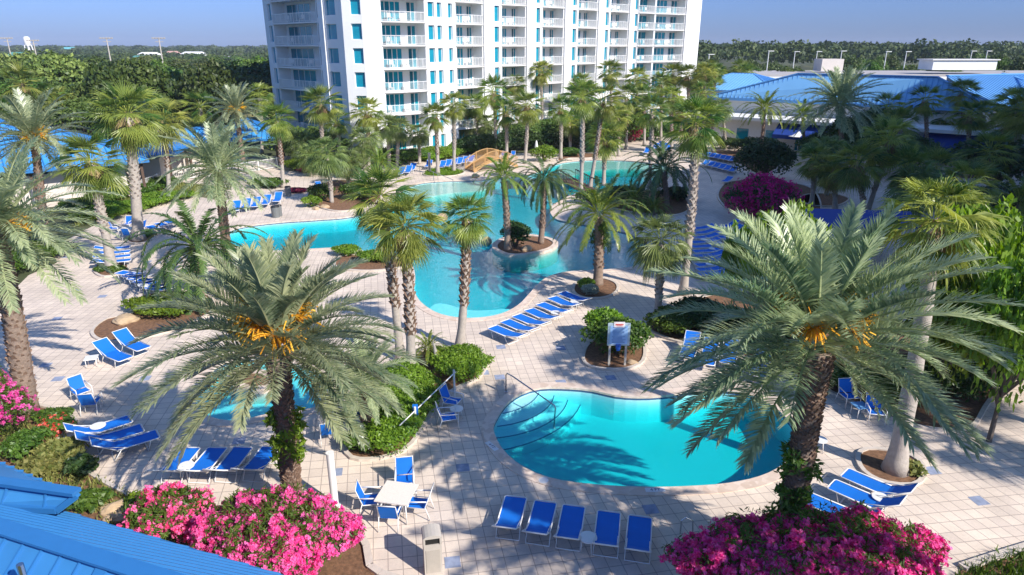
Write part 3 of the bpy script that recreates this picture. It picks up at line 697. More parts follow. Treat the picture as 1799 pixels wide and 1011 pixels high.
rm = MB(); sm = MB()
facet(rm, sm, [p - V for p in (el, er, rr, rl)], useam.cross(pln), .30, .045, .075); facet(rm, sm, [p - V for p in (nl, nr, rr, rl)], ed2, .42, .03, .05)
sm.seg(rl - V + Vector((0,0,.06)), rr - V + Vector((0,0,.06)), .30, .05); sm.seg(el - V - Vector((0,0,.1)), er - V - Vector((0,0,.1)), .1, .26)
q_ = r0 + ed2 * 2.4; sm.seg(q_ - V + Vector((0,0,.03)), q_ - pn * run - V + Vector((0,0,he - hr_ + .03)), .22, .06)
ro = rm.build('roof', M_roof, fr); sm.build('standing_seams', M_roofrib, ro)
a0 = g(-120, 833, 4.7); a1 = g(136, 869, 4.7); b1 = g(100, 896, 4.35); b0 = g(-150, 884, 4.35); c1 = a1 + Vector((-.1, .1, -.7)); c0_ = a0 + pn * 3.2; c0_.z = 3.6
c1 = g(137, 872, 3.7); c0_ = g(-150, 745, 3.6)
rm = MB(); sm = MB(); facet(rm, sm, [p - V for p in (a0, a1, b1, b0)], ed2, .9, .035, .045); facet(rm, sm, [p - V for p in (a0, a1, c1, c0_)], ed2, .36, .035, .045)
sm.seg(a0 - V + Vector((0,0,.05)), a1 - V + Vector((0,0,.05)), .22, .08); sm.seg(b0 - V, b1 - V, .12, .12); sm.seg(a1 - V, b1 - V, .1, .1)
ro = rm.build('side_roof', M_roof, fr); sm.build('standing_seams', M_roofrib, ro)
m = MB(); ib = [(rl + pn * (run - .6)), (rr + pn * (run - .6)), (rr - pn * (run - .6)), (rl - pn * (run - .6))]; m.prism([(p - V).to_2d() for p in ib], 0, he - .15); m.build('wall', M_beige, fr)
p = g(38, 1003, 5.6); m = MB(); m.tube([p - V - Vector((0,0,.6)), p - V + Vector((0,0,.12))], .05, 8); m.build('vent_pipe', M_steel, fr)

# ================================================================ FOLIAGE
def frame_dir(el, az): return np.array([math.cos(el) * math.cos(az), math.cos(el) * math.sin(az), math.sin(el)])
def nz(v): return v / (np.linalg.norm(v, axis=-1, keepdims=True) + 1e-9)
def pinnate(rng, L, el, az, droop, n=46, leaf=.5, lw=.035, vang=.35, base=.14, leafdroop=.25, origin=(0, 0, 0)):
    """one feather frond: quads of leaflets + ribbon of the stalk"""
    K = 14; t = np.linspace(0, 1, K + 1); els = el - droop * t ** 1.25; azs = az + rng.normal(0, .08) * t
    D = np.stack([np.cos(els) * np.cos(azs), np.cos(els) * np.sin(azs), np.sin(els)], 1)
    Pp = np.vstack([np.zeros(3), np.cumsum(D[:-1] * (L / K), axis=0)]) + np.array(origin)
    tt = np.linspace(base, .995, n); tt = np.repeat(tt, 2) + rng.uniform(-.5, .5, 2 * n) * .6 / n; tt = np.clip(tt, 0, 1)
    side = np.tile([1., -1.], n)
    C = np.stack([np.interp(tt, t, Pp[:, k]) for k in range(3)], 1); F = nz(np.stack([np.interp(tt, t, D[:, k]) for k in range(3)], 1))
    up = np.array([0, 0, 1.0]); Rr = np.cross(F, up); ln = np.linalg.norm(Rr, axis=1, keepdims=True)
    ref = np.array([math.sin(az), -math.cos(az), 0]); Rr = np.where(ln > .15, Rr / (ln + 1e-9), ref); U = nz(np.cross(Rr, F))
    u = (tt - base) / (1 - base); ang = 1.12 - .55 * u + rng.normal(0, .07, 2 * n)     # angle away from the stalk
    ll = leaf * (.45 + 1.0 * np.sin(np.clip(u * 2.3 + .4, 0, math.pi)) * .62) * (1 - .2 * u) * rng.uniform(.85, 1.12, 2 * n)
    va = vang + rng.normal(0, .16, 2 * n)
    d1 = nz(F * np.cos(ang)[:, None] + (Rr * side[:, None] * np.cos(va)[:, None] + U * np.sin(va)[:, None]) * np.sin(ang)[:, None])
    d2 = nz(d1 + np.array([0, 0, -1.0]) * (leafdroop * rng.uniform(.5, 1.5, 2 * n))[:, None])
    wv = nz(np.cross(d1, U + Rr * .3 * side[:, None])) * (lw * rng.uniform(.8, 1.2, 2 * n))[:, None] * .5
    m1 = C + d1 * (ll * .5)[:, None]; m2 = m1 + d2 * (ll * .5)[:, None]
    q1 = np.stack([C - wv * .6, C + wv * .6, m1 + wv, m1 - wv], 1); q2 = np.stack([m1 - wv, m1 + wv, m2 + wv * .12, m2 - wv * .12], 1)
    # stalk, three-sided
    Rs = np.cross(D, up); Rs = np.where(np.linalg.norm(Rs, axis=1, keepdims=True) > .15, nz(Rs), ref); Us = nz(np.cross(Rs, D))
    w = (lw * 1.0 * (1 - .8 * t) + .006)[:, None]
    a, b, c = Pp - Rs * w * .7, Pp + Rs * w * .7, Pp - Us * w
    q3 = [np.stack([x[:-1], y[:-1], y[1:], x[1:]], 1) for x, y in ((a, b), (b, c), (c, a))]
    return np.concatenate([q1, q2]), np.concatenate(q3)
def feather_crown(seed, n=60, L=3.6, emin=-35, emax=84, droop=(.5, 1.15), pairs=44, leaf=.5, lw=.04, vang=.35, leafdroop=.25, r0=.22, zb=.35, mat=L_date, name='crown', pw=.8, tonek=(.15, .9), prune=None):
    rng = np.random.default_rng(seed); Q = []; T = []; Q2 = []
    for i in range(n):
        f = (i + .5) / n; el = R(emax + (emin - emax) * f ** pw) + rng.normal(0, .07); az = i * 2.39996 + rng.normal(0, .12)
        if prune is not None and el < prune and math.cos(az + math.pi / 2) > .72: continue
        d = droop[0] + (droop[1] - droop[0]) * (1 - abs(2 * f - 1)) + rng.normal(0, .12)
        Li = L * (.72 + .28 * min(1, f * 3)) * rng.uniform(.88, 1.08)
        o = frame_dir(0, az) * r0 + np.array([0, 0, zb * (1 - f)])
        q, q3 = pinnate(rng, Li, el, az, d, pairs, leaf * L / 3.6, lw, vang, .14, leafdroop, o)
        tn = np.clip(tonek[0] + (tonek[1] - tonek[0]) * rng.beta(2, 2), 0, 1)
        Q.append(q); T.append(np.full(len(q), tn)); Q2.append(q3)
    q3 = np.concatenate(Q2); Q.append(q3); T.append(np.full(len(q3), 1.0))
    return quadmesh(name, np.concatenate(Q), np.concatenate(T), mat)
def fan_crown(seed, n=36, R0=.95, pet=.95, emin=-50, emax=82, seg=22, mat=L_fan, name='crown', tipdroop=.55, tone=(.1, .9), spread=2.5, pw=.85):
    rng = np.random.default_rng(seed); Q = []; T = []
    for i in range(n):
        f = (i + .5) / n; el = R(emax + (emin - emax) * f ** pw) + rng.normal(0, .1); az = i * 2.39996 + rng.normal(0, .2)
        dr = rng.uniform(.1, .45); p = pet * (.75 + .25 * min(1, f * 2.5)) * rng.uniform(.8, 1.15); rr_ = R0 * rng.uniform(.78, 1.15) * (.9 + .1 * min(1, f * 3))
        K = 4; t = np.linspace(0, 1, K + 1); els = el - dr * t
        D = np.stack([np.cos(els) * math.cos(az), np.cos(els) * math.sin(az), np.sin(els)], 1)
        Pp = np.vstack([np.zeros(3), np.cumsum(D[:-1] * p / K, axis=0)]) + frame_dir(0, az) * .14 + np.array([0, 0, .3 * (1 - f)])
        side = np.array([-math.sin(az), math.cos(az), 0]); roll = rng.normal(0, .25)
        Fd = D[-1]; U = nz(np.cross(Fd, side)); 
        if U[2] < 0: U = -U
        S2 = side * math.cos(roll) + U * math.sin(roll); U = nz(np.cross(Fd, S2)); U = U if U[2] > 0 else -U
        hub = Pp[-1]; tn = np.clip(tone[0] + (tone[1] - tone[0]) * rng.beta(1.8, 1.8) + (.18 if f > .75 else 0), 0, 1)
        th = np.linspace(-spread / 2, spread / 2, seg); dth = spread / seg / 2 * 1.05
        lens = rr_ * (1 - .12 * (np.abs(th) / (spread / 2)) ** 2) * rng.uniform(.88, 1.08, seg)
        def dirv(a): return Fd * np.cos(a)[:, None] + S2 * np.sin(a)[:, None]
        fold = .10 * np.where(np.arange(seg) % 2 == 0, 1, -1)[:, None] * rr_ * .35
        droopv = np.array([0, 0, -1.0])
        side_drop = (np.abs(th) * .06)[:, None] * droopv * rr_
        a1 = hub + dirv(th - dth) * (lens * .45)[:, None] + side_drop * .6; b1 = hub + dirv(th + dth) * (lens * .45)[:, None] + U * fold + side_drop * .6
        mid = (a1 + b1) / 2; hw = (b1 - a1) / 2
        m2 = hub + dirv(th) * (lens * .82)[:, None] + droopv * (lens * .14 * tipdroop * 2 * rng.uniform(.4, 1.4, seg))[:, None] + side_drop
        tip = m2 + nz(dirv(th) + droopv * (tipdroop * 2.4 * rng.uniform(.4, 1.5, seg))[:, None]) * (lens * .32)[:, None]
        hb = np.repeat(hub[None], seg, 0)
        Q += [np.stack([hb, a1, b1, hb + U * .01], 1), np.stack([a1, m2 - hw * .4, m2 + hw * .4, b1], 1), np.stack([m2 - hw * .4, tip - hw * .05, tip + hw * .05, m2 + hw * .4], 1)]
        T += [np.full(seg, tn)] * 3
        w = .022; s_ = side * w
        q = np.stack([Pp[:-1] - s_, Pp[:-1] + s_, Pp[1:] + s_ * .7, Pp[1:] - s_ * .7], 1); Q.append(q); T.append(np.full(K, .9))
        q = q + 0; q = np.stack([Pp[:-1] + [0,0,-.03], Pp[:-1] + [0,0,.01], Pp[1:] + [0,0,.01], Pp[1:] + [0,0,-.03]], 1); Q.append(q); T.append(np.full(K, .9))
    return quadmesh(name, np.concatenate(Q), np.concatenate(T), mat)
def leaf_crown(seed, lobes, n, size, mat, name='crown', flat=.0, tone=(.0, 1.0), out=.65, aspect=.55):
    """lobes: list of (x,y,z,rx,ry,rz); leaves in a shell of every lobe"""
    rng = np.random.default_rng(seed); lobes = np.array(lobes, dtype=float)
    wts = (lobes[:, 3] * lobes[:, 4] + lobes[:, 4] * lobes[:, 5] + lobes[:, 3] * lobes[:, 5]); wts /= wts.sum()
    k = rng.choice(len(lobes), n, p=wts); Lb = lobes[k]
    d = nz(rng.normal(size=(n, 3))); d[:, 2] = np.where(rng.random(n) < .7, np.abs(d[:, 2]), d[:, 2])
    r = rng.uniform(.72, 1.06, n) ** .8
    bump = 1 + .12 * np.sin(d[:, 0] * 9 + k) * np.cos(d[:, 1] * 8 - k * 2) + .08 * np.sin(d[:, 2] * 13 + k)
    P = Lb[:, :3] + d * Lb[:, 3:6] * (r * bump)[:, None]
    nr = nz(d * out + rng.normal(size=(n, 3)) * .6 + np.array([0, 0, .35])); a = nz(np.cross(nr, rng.normal(size=(n, 3)))); b = np.cross(nr, a)
    s = size * rng.uniform(.6, 1.25, n); a = a * s[:, None]; b = b * (s * aspect)[:, None]
    Q = np.stack([P - a, P - b * 1, P + a, P + b * 1], 1)
    lt = rng.uniform(0, 1, len(lobes))[k]
    T = tone[0] + (tone[1] - tone[0]) * np.clip(.5 * lt + .5 * rng.beta(2, 2, n), 0, 1)
    return quadmesh(name, Q, T, mat)
def dome_lobes(seed, rx, ry, h, n=14, lr=.42, zbase=0.0):
    rng = np.random.default_rng(seed); out = [(0, 0, h * .5 + zbase, rx * .72, ry * .72, h * .46)]
    for i in range(n):
        a = i * 2.4 + rng.uniform(-.3, .3); q = math.sqrt((i + .5) / n) * .78; z = h * (.86 - .58 * q * q * rng.uniform(.7, 1.2))
        k = lr * rng.uniform(.75, 1.2); out.append((rx * q * math.cos(a), ry * q * math.sin(a), z * .82 + zbase, rx * k, ry * k, h * k * .62))
    return out
# ---- trunks
def trunk_mesh(seed, top, r0, r1, mat, flare=1.5, boots=None, bootmat=None, n=14, rough=.06):
    """tube from the origin to 'top' (a vector), with flare; boots = (from, to, size, count per metre)"""
    rng = random.Random(seed); K = 18; pts = []; rs = []
    for i in range(K + 1):
        t = i / K; p = Vector(top) * t + Vector((math.sin(t * 3.1) * .06, math.cos(t * 2.7) * .05 - .05, 0)) * top[2] / 6
        pts.append(p); rs.append((r0 + (r1 - r0) * t) * (1 + (flare - 1) * math.exp(-t * top[2] / .45)) * (1 + rng.uniform(-rough, rough)))
    pts[-1] = Vector(top)
    mb = MB(); mb.tube(pts, rs, n); return mb, pts, rs
def boots_mb(seed, pts, rs, t0, t1, size, per, out=.6):
    rng = random.Random(seed); mb = MB(); L = (pts[-1] - pts[0]).length; cnt = int(L * (t1 - t0) * per)
    for i in range(cnt):
        t = t0 + (t1 - t0) * i / cnt; f = t * (len(pts) - 1); k = min(int(f), len(pts) - 2); c = pts[k].lerp(pts[k + 1], f - k); r = rs[k] + (rs[k + 1] - rs[k]) * (f - k)
        a = i * 2.39996 + rng.uniform(-.15, .15); o = Vector((math.cos(a), math.sin(a), 0)); s = Vector((-o.y, o.x, 0)); sz = size * rng.uniform(.7, 1.25)
        b0 = c + o * r * .85; tip = c + o * (r + sz * out) + Vector((0, 0, sz * rng.uniform(.7, 1.2)))
        vs = [b0 - s * sz * .6 + Vector((0,0,-sz*.3)), b0 + s * sz * .6 + Vector((0,0,-sz*.3)), tip + s * sz * .25, tip - s * sz * .25, b0 + Vector((0,0,sz*.9))]
        mb.add(vs, [(0,1,2,3), (2,4,3), (1,4,2), (0,3,4)])
    return mb
CROWN = {}
def cm(key, fn):
    if key not in CROWN: CROWN[key] = fn()
    return CROWN[key]
FANS = [lambda s=s: fan_crown(100 + s, n=[42, 38, 46, 36][s], R0=1.0, pet=.86, emin=-66, emax=86, pw=1.0, tone=[(-.1, .95), (-.15, .8), (-.05, 1.1), (-.1, .9)][s], tipdroop=[.3, .2, .45, .28][s]) for s in range(4)]
SABS = [lambda s=s: fan_crown(120 + s, n=46, R0=1.0, pet=.8, seg=24, mat=L_sabal, tone=(.1, .8), tipdroop=.7, emin=-60) for s in range(2)]
DEADS = [lambda s=s: fan_crown(140 + s, n=[16, 24][s], R0=.75, pet=.35, seg=14, mat=L_dead, emin=-86, emax=-50, tone=(.1, .9), tipdroop=.9, spread=1.8, name='dead_fronds') for s in range(2)]
DATES = [lambda s=s: feather_crown(160 + s, n=64, L=3.5, emin=-28, pairs=50, leaf=.5, lw=.055) for s in range(2)]
PYGS = [lambda s=s: feather_crown(180 + s, n=44, L=2.6, emin=-20, emax=80, droop=(.9, 1.7), pairs=40, leaf=.42, lw=.04, mat=L_pyg, vang=.15, leafdroop=.3, tonek=(.1, .8)) for s in range(2)]
PYGD = lambda: feather_crown(190, n=46, L=2.6, emin=-30, emax=66, droop=(1.1, 2.1), pairs=44, leaf=.36, lw=.04, mat=leafmat('shaded_feather_leaf', (.03, .07, .02), (.14, .20, .05), .35, .2), vang=.1, leafdroop=.3, tonek=(.0, .8))  # feather palm leaf with backlit shade put into its darker colour
def palm(kind, base, crown, rad, label, name=None, var=0, dead=None, boots=True, group=None, tr=None, lean=0, trunkmat=None, cat='palm tree', boot=None):
    """base: world ground point; crown: world point of the crown's heart; rad: reach of the crown in metres"""
    base = Vector(base); crown = Vector(crown); top = crown - base; nm = name or {'F': 'fan_palm', 'S': 'sabal_palm', 'D': 'date_palm', 'P': 'feather_palm'}[kind]
    r = empty(nm, base); tag(r, label, cat, group)
    seed = int(abs(base.x * 13 + base.y * 7) * 10) % 9973
    tr = tr or {'F': .17, 'S': .17, 'D': .24, 'P': .17}[kind]
    mt = trunkmat or {'F': M_trunkgrey, 'S': M_trunkgrey, 'D': M_trunk, 'P': M_trunk}[kind]
    mb, pts, rs = trunk_mesh(seed, top - Vector((0, 0, .1)), tr * 1.12, tr * .85, mt, 1.6 if kind == 'F' else 1.2); t_ = mb.build('trunk', mt, r, smooth=True)
    if boots:
        if kind == 'D': bm_ = boots_mb(seed, pts, rs, .02, .99, .16, 42, .35); bm_.build('leaf_bases', M_boot, t_)
        elif kind == 'F': bm_ = boots_mb(seed, pts, rs, .35, .99, .17, 26, .6); bm_.build('leaf_bases', boot or (M_bootgrey if seed % 2 else M_boot), t_)
        else: bm_ = boots_mb(seed, pts, rs, .25, .99, .15, 26, .5); bm_.build('leaf_bases', M_bootgrey if kind == 'S' else M_boot, t_)
    if kind == 'F': me = cm(('F', var % 4), FANS[var % 4]); s = rad / 1.95
    elif kind == 'S': me = cm(('S', var % 2), SABS[var % 2]); s = rad / 1.85
    elif kind == 'D': me = cm(('D', var % 2), DATES[var % 2]); s = rad / 3.1
    elif var == 5: me = cm(('PD', 0), PYGD); s = rad / 2.0
    else: me = cm(('P', var % 2), PYGS[var % 2]); s = rad / 2.1
    c = link('crown', me, r, top); c.scale = (s, s, s * 1.02); c.rotation_euler = (random.Random(seed).uniform(-.1, .1), random.Random(seed + 1).uniform(-.1, .1), seed % 628 / 100)
    if dead is None and kind == 'F' and seed % 5 < 3: dead = seed % 2
    if dead is not None:
        d = link('dead_fronds', cm(('X', dead), DEADS[dead]), r, top - Vector((0, 0, .1))); d.scale = (s * .9, s * .9, s * 1.15); d.rotation_euler = (0, 0, seed % 500 / 100)
    return r, top, s
def date_stalks(parent, top, n, R0, seed, s=1, lift=.1):
    rng = np.random.default_rng(seed); Q = []; T = []
    for i in range(n):
        az = i * 2.4 + rng.uniform(-.4, .4); el = rng.uniform(.1, 1.1); o = np.array([0, 0, lift]) + frame_dir(0, az) * .2; d = frame_dir(el, az)
        hub = o + d * R0 * .5; w = np.cross(d, [0, 0, 1]) * .03
        Q.append([o - w, o + w, hub + w * .6, hub - w * .6]); T.append(.3)
        for k in range(36):
            dd = nz(d * .8 + rng.normal(size=3) * .45 + np.array([0, 0, -.25])); l = R0 * rng.uniform(.35, .75); w2_ = nz(np.cross(dd, rng.normal(size=3))) * .017
            m_ = hub + dd * l * .6; e = m_ + nz(dd + np.array([0, 0, -.45])) * l * .35
            tn = rng.random(); Q += [[hub - w2_, hub + w2_, m_ + w2_, m_ - w2_], [m_ - w2_, m_ + w2_, e + w2_, e - w2_]]; T += [tn, tn]
    o = link('flower_stalks', quadmesh('flower_stalks', np.array(Q), T, L_orange), parent, top); o.scale = (s, s, s); return o

# ---- the two big date palms in front
def big_date(label, base, crown, L, seed, n, tr, pairs=62):
    base = Vector(base); crown = Vector(crown); top = crown - base; r = empty('date_palm', base); tag(r, label, 'palm tree')
    mb, pts, rs = trunk_mesh(seed, top, tr, tr * .95, M_trunk, 1.15, n=20, rough=.03)
    rs = [q * (1 + .35 * max(0, (i / 18 - .8) * 5)) for i, q in enumerate(rs)]; mb = MB(); mb.tube(pts, rs, 20)
    t_ = mb.build('trunk', M_trunk, r, smooth=True); boots_mb(seed, pts, rs, .0, 1.0, .15, 120, .42).build('leaf_bases', M_boot, t_)
    me = feather_crown(seed, n=n, L=L, emin=-34, emax=84, droop=(.45, .95), pairs=pairs, leaf=.56, lw=.046, vang=.6, prune=.12, leafdroop=.2, r0=tr * .9, zb=.7, pw=.9, tonek=(.05, 1.0))
    link('crown', me, r, top); date_stalks(r, top + Vector((0, 0, .25)), 13, 1.0, seed, 1, .6)
    return r, pts, rs
cr_ = ray(1432, 622, 14.6)
bd1, pts1, rs1 = big_date('large date palm with orange flower stalks standing behind the right pink oleander', (cr_.x, 14.6, 0), cr_, 3.72, 7, 82, .28, 84)
cl_ = ray(490, 628, 16.6); cb_ = g(514, 905)
bd2, pts2, rs2 = big_date('large date palm with orange flower stalks behind the left pink oleander', (cb_.x, 16.6, 0), cl_, 3.4, 8, 84, .25, 80)
def epiphytes(parent, pts, rs, t0, t1, n, seed, size=.16, mat=None, name='fern_skirt'):
    rng = np.random.default_rng(seed); lob = []
    for i in range(n):
        t = rng.uniform(t0, t1); f = t * (len(pts) - 1); k = min(int(f), len(pts) - 2); c = pts[k].lerp(pts[k + 1], f - k); a = rng.uniform(0, 6.28); r = rs[k] + .08
        lob.append((c.x + math.cos(a) * r, c.y + math.sin(a) * r, c.z, .2, .2, .22))
    return link(name, leaf_crown(seed, lob, n * 42, size, mat or L_mid, name, tone=(.1, 1), aspect=.3), parent)
epiphytes(bd1, pts1, rs1, .22, .60, 34, 3, .12, L_mid); epiphytes(bd2, pts2, rs2, .34, .66, 30, 4, .13, L_bright)

def PB(px, py): return g(px, py)
def PC(px, py, base): return ray(px, py, base.y)
def placed(kind, bpx, cpx, radpx, label, **kw):
    b = g(*bpx) if len(bpx) == 2 else ray(bpx[0], 300, bpx[2]); 
    if len(bpx) == 3: b = Vector(((bpx[0] - 899.5) / FPX * (bpx[2] * CT + H * ST), bpx[2], 0))
    c = ray(cpx[0], cpx[1], b.y); dep = c.y * CT + (H - c.z) * ST
    return palm(kind, b, c, radpx * dep / FPX, label, **kw)
GP = 'palms standing round the pool terrace'
r, top, s = placed('D', (47,722), (-2,408), 165, 'date palm leaning in at the left edge, silver fronds and orange flower stalks', tr=.34); date_stalks(r, top, 7, .8, 31)
r, top, s = placed('D', (80,440), (62,248), 90, 'silvery date palm with orange stalks in front of the left clubhouse roof', var=1); date_stalks(r, top, 7, .9, 32)
r, top, s = placed('D', (400,472), (383,300), 92, 'green date palm with drooping crown left of the left pool arm', tr=.25)
r, top, s = placed('D', (428,300), (415,196), 50, 'silver date palm with orange stalks above the blue pyramid roof', var=1); date_stalks(r, top, 7, 1.0, 33)
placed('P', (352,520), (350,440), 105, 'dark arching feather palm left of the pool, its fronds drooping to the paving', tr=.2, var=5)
placed('F', (243,422), (226,205), 72, 'tall shaggy fan palm with thick trunk in front of the blue pavilion', dead=0, tr=.33, trunkmat=M_trunkgrey)
placed('F', (196,472), (160,288), 68, 'fan palm with pale trunk beside the row of striped loungers', var=1, dead=0, tr=.24)
placed('F', (297,338), (287,215), 52, 'fan palm with brown hanging fronds between two blue roofs', var=2, dead=1)
placed('F', (45,0,78), (40,152), 46, 'fan palm with dead brown skirt at the far left behind the clubhouse', var=3, dead=1)
placed('F', (358,0,80), (352,190), 36, 'fan palm left of the silver palm above the gallery roof', var=1)
placed('F', (460,0,88), (457,170), 30, 'fan palm against the left edge of the hotel tower', var=2)
placed('F', (498,330), (487,212), 38, 'fan palm right of the blue pyramid roof', var=0)
placed('F', (566,0,74), (563,185), 42, 'fan palm standing before the curved left balconies of the tower', var=1, dead=0)
placed('F', (598,0,78), (592,215), 30, 'small fan palm half hidden behind the tall one by the tower', var=3)
placed('F', (648,0,76), (645,200), 38, 'fan palm in front of the tower corner', var=2)
placed('S', (684,0,77), (680,222), 30, 'left palm of the close pair by the ground floor balconies')
placed('S', (697,0,77), (700,226), 28, 'right palm of the close pair by the ground floor balconies', var=1)
placed('S', (583,357), (575,272), 44, 'short bushy palm in the bed between pavilion and pool', tr=.16)
placed('S', (640,0,70), (640,248), 36, 'low round palm in front of the white tower corner', var=1)
placed('P', (668,0,62), (668,290), 34, 'pale silvery feather palm beside the shallow beach entry', name='silver_palm')
placed('F', (769,307), (765,205), 31, 'left of the two tall fan palms in the grass strip above the pool', var=0)
placed('F', (797,303), (797,186), 31, 'right of the two tall fan palms in the grass strip above the pool', var=2)
placed('S', (822,262), (820,215), 25, 'small palm behind the far lounger row'); placed('S', (855,262), (855,218), 24, 'small palm left of the wooden bridge', var=1)
placed('F', (871,274), (868,164), 38, 'tall fan palm directly behind the wooden footbridge', var=3)
placed('F', (890,279), (889,200), 31, 'fan palm behind the pair of blue garden chairs', var=1)
placed('F', (922,288), (927,188), 35, 'fan palm right of the wooden footbridge', var=0)
placed('F', (952,0,100), (950,128), 27, 'fan palm in front of the third balcony column', var=2); placed('F', (985,280), (985,192), 31, 'slim fan palm left of the dark palm pair at the lagoon', var=3)
placed('F', (1020,345), (1022,172), 42, 'tall shaded fan palm in the lagoon, left of a pair', var=0, dead=None)
placed('F', (1036,333), (1058,180), 40, 'tall shaded fan palm in the lagoon, right of a pair', var=1)
placed('F', (1060,326), (1062,245), 40, 'short dark fan palm standing at the lagoon edge', var=2, dead=0)
for i, (px, py, Y, lab) in enumerate([(1072,126,104,'left end'),(1020,150,98,'lowest'),(1118,140,106,'second from the left'),(1160,148,100,'middle'),(1182,132,110,'third from the right'),(1208,134,108,'second from the right'),(1237,132,104,'right end')]):
    placed('F', (px + 1, 0, Y), (px, py), 27, 'fan palm in the row before the tower, right half, %s' % lab, var=i, dead=0 if i % 2 else None, group='row of palms before the tower')
placed('F', (1100,0,92), (1100,172), 30, 'feathery palm above the red leaved shrub', var=1); placed('F', (1180,0,86), (1178,175), 30, 'fan palm behind the shaded lounger terrace', var=2)
placed('F', (1140,331), (1145,195), 38, 'dark fan palm in front of the far blue loungers', var=3)
placed('F', (1200,517), (1222,222), 66, 'very tall fan palm with slim pale trunk right of the main pool', var=0, dead=0, tr=.2, trunkmat=M_trunkgrey)
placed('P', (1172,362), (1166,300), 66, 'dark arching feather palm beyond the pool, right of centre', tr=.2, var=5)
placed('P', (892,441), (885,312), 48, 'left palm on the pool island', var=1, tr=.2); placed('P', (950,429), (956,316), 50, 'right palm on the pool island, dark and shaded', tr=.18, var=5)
placed('F', (722,678), (712,402), 80, 'front palm of the leaning pair above the hedge bed, shaggy brown trunk', var=2, boot=M_boot, tr=.17, dead=None)
placed('F', (704,632), (668,350), 74, 'rear palm of the leaning pair above the hedge bed', var=1, boot=M_boot, tr=.16)
placed('F', (808,613), (820,385), 56, 'single fan palm with brown skirt between the two pools', var=0, boot=M_boot, dead=1, tr=.17)
r, top, s = placed('P', (1050,501), (1052,378), 74, 'yellow green feather palm with leafy skirt on the paving above the sign', tr=.25, var=1)
epiphytes(r, [Vector((0,0,0)), top], [.25, .3], .55, .88, 16, 5, .14, L_mid)
placed('S', (1155,556), (1160,425), 66, 'round headed sabal palm left of the very tall fan palm', var=0, tr=.17)
placed('F', (1572,828), (1640,395), 112, 'bright fan palm with smooth flared grey trunk in the round right bed', var=2, tr=.24, boots=False)
placed('F', (1608,0,31), (1700,330), 60, 'fan palm behind the bright right one', var=1, dead=0)
placed('D', (650,768), (640,668), 78, 'small date palm rising from the near end of the hedge bed', var=1, tr=.24)
placed('D', (1478,0,74), (1475,185), 72, 'big dark date palm before the conference building', var=0)
placed('P', (1335,276), (1343,192), 38, 'slim feather palm before the white front of the conference building', var=1)
placed('S', (1275,0,92), (1268,190), 24, 'small palm at the left end of the conference building')
placed('F', (1628,0,78), (1625,178), 34, 'fan palm standing alone before the blue roof on the right', var=1)
for i, (b, c, rad, lab) in enumerate([((1650,276),(1660,208),30,'leaning palm nearest the blue awning'),((1697,309),(1702,205),34,'palm with leaning trunk in the shaded court'),((1722,290),(1728,202),34,'right palm of the shaded court'),
        ((1770,300),(1768,225),38,'shaded palm near the right edge of the court'),((1830,320),(1800,200),48,'dark palm cut by the right edge')]):
    placed('F', b, c, rad, lab, var=i, group='palms in the shaded right court')
placed('F', (1522,378), (1560,252), 58, 'tall green fan palm of the cluster right of the magenta bush', var=2, dead=0); placed('F', (1520,385), (1505,290), 55, 'lower fan palm of the cluster right of the magenta bush', var=0)
placed('F', (1570,392), (1595,300), 52, 'rear fan palm of the cluster beside the blue canopy', var=3, dead=0); placed('F', (1425,362), (1432,285), 40, 'fan palm just right of the magenta bush', var=1)
placed('S', (1740,590), (1705,575), 70, 'dark low palm in the shade of the right trees', var=1); placed('P', (1790,420), (1790,360), 60, 'dark feather palm by the right edge above the trees')
placed('P', (752,642), (752,612), 32, 'low cycad beside the grey driftwood post', name='cycad', cat='cycad', tr=.12)
placed('P', (1115,372), (1112,352), 34, 'dark cycad left of the arching palm', name='cycad', cat='cycad', tr=.12); placed('P', (1150,378), (1150,366), 26, 'small dark cycad below the arching palm', name='cycad', cat='cycad', tr=.12, var=1)
# palms that stand outside the picture and shade it
palm('D', (13.0, 6.4, 0), (13.0, 6.4, 9.4), 3.6, 'date palm standing outside the picture at the lower right')
palm('F', (24.0, 13.2, 0), (24.0, 13.2, 8.0), 2.2, 'fan palm outside the picture at the right, nearer')
palm('F', (26.5, 15.5, 0), (26.5, 15.5, 9.5), 2.2, 'fan palm outside the picture at the right, farther', var=1)

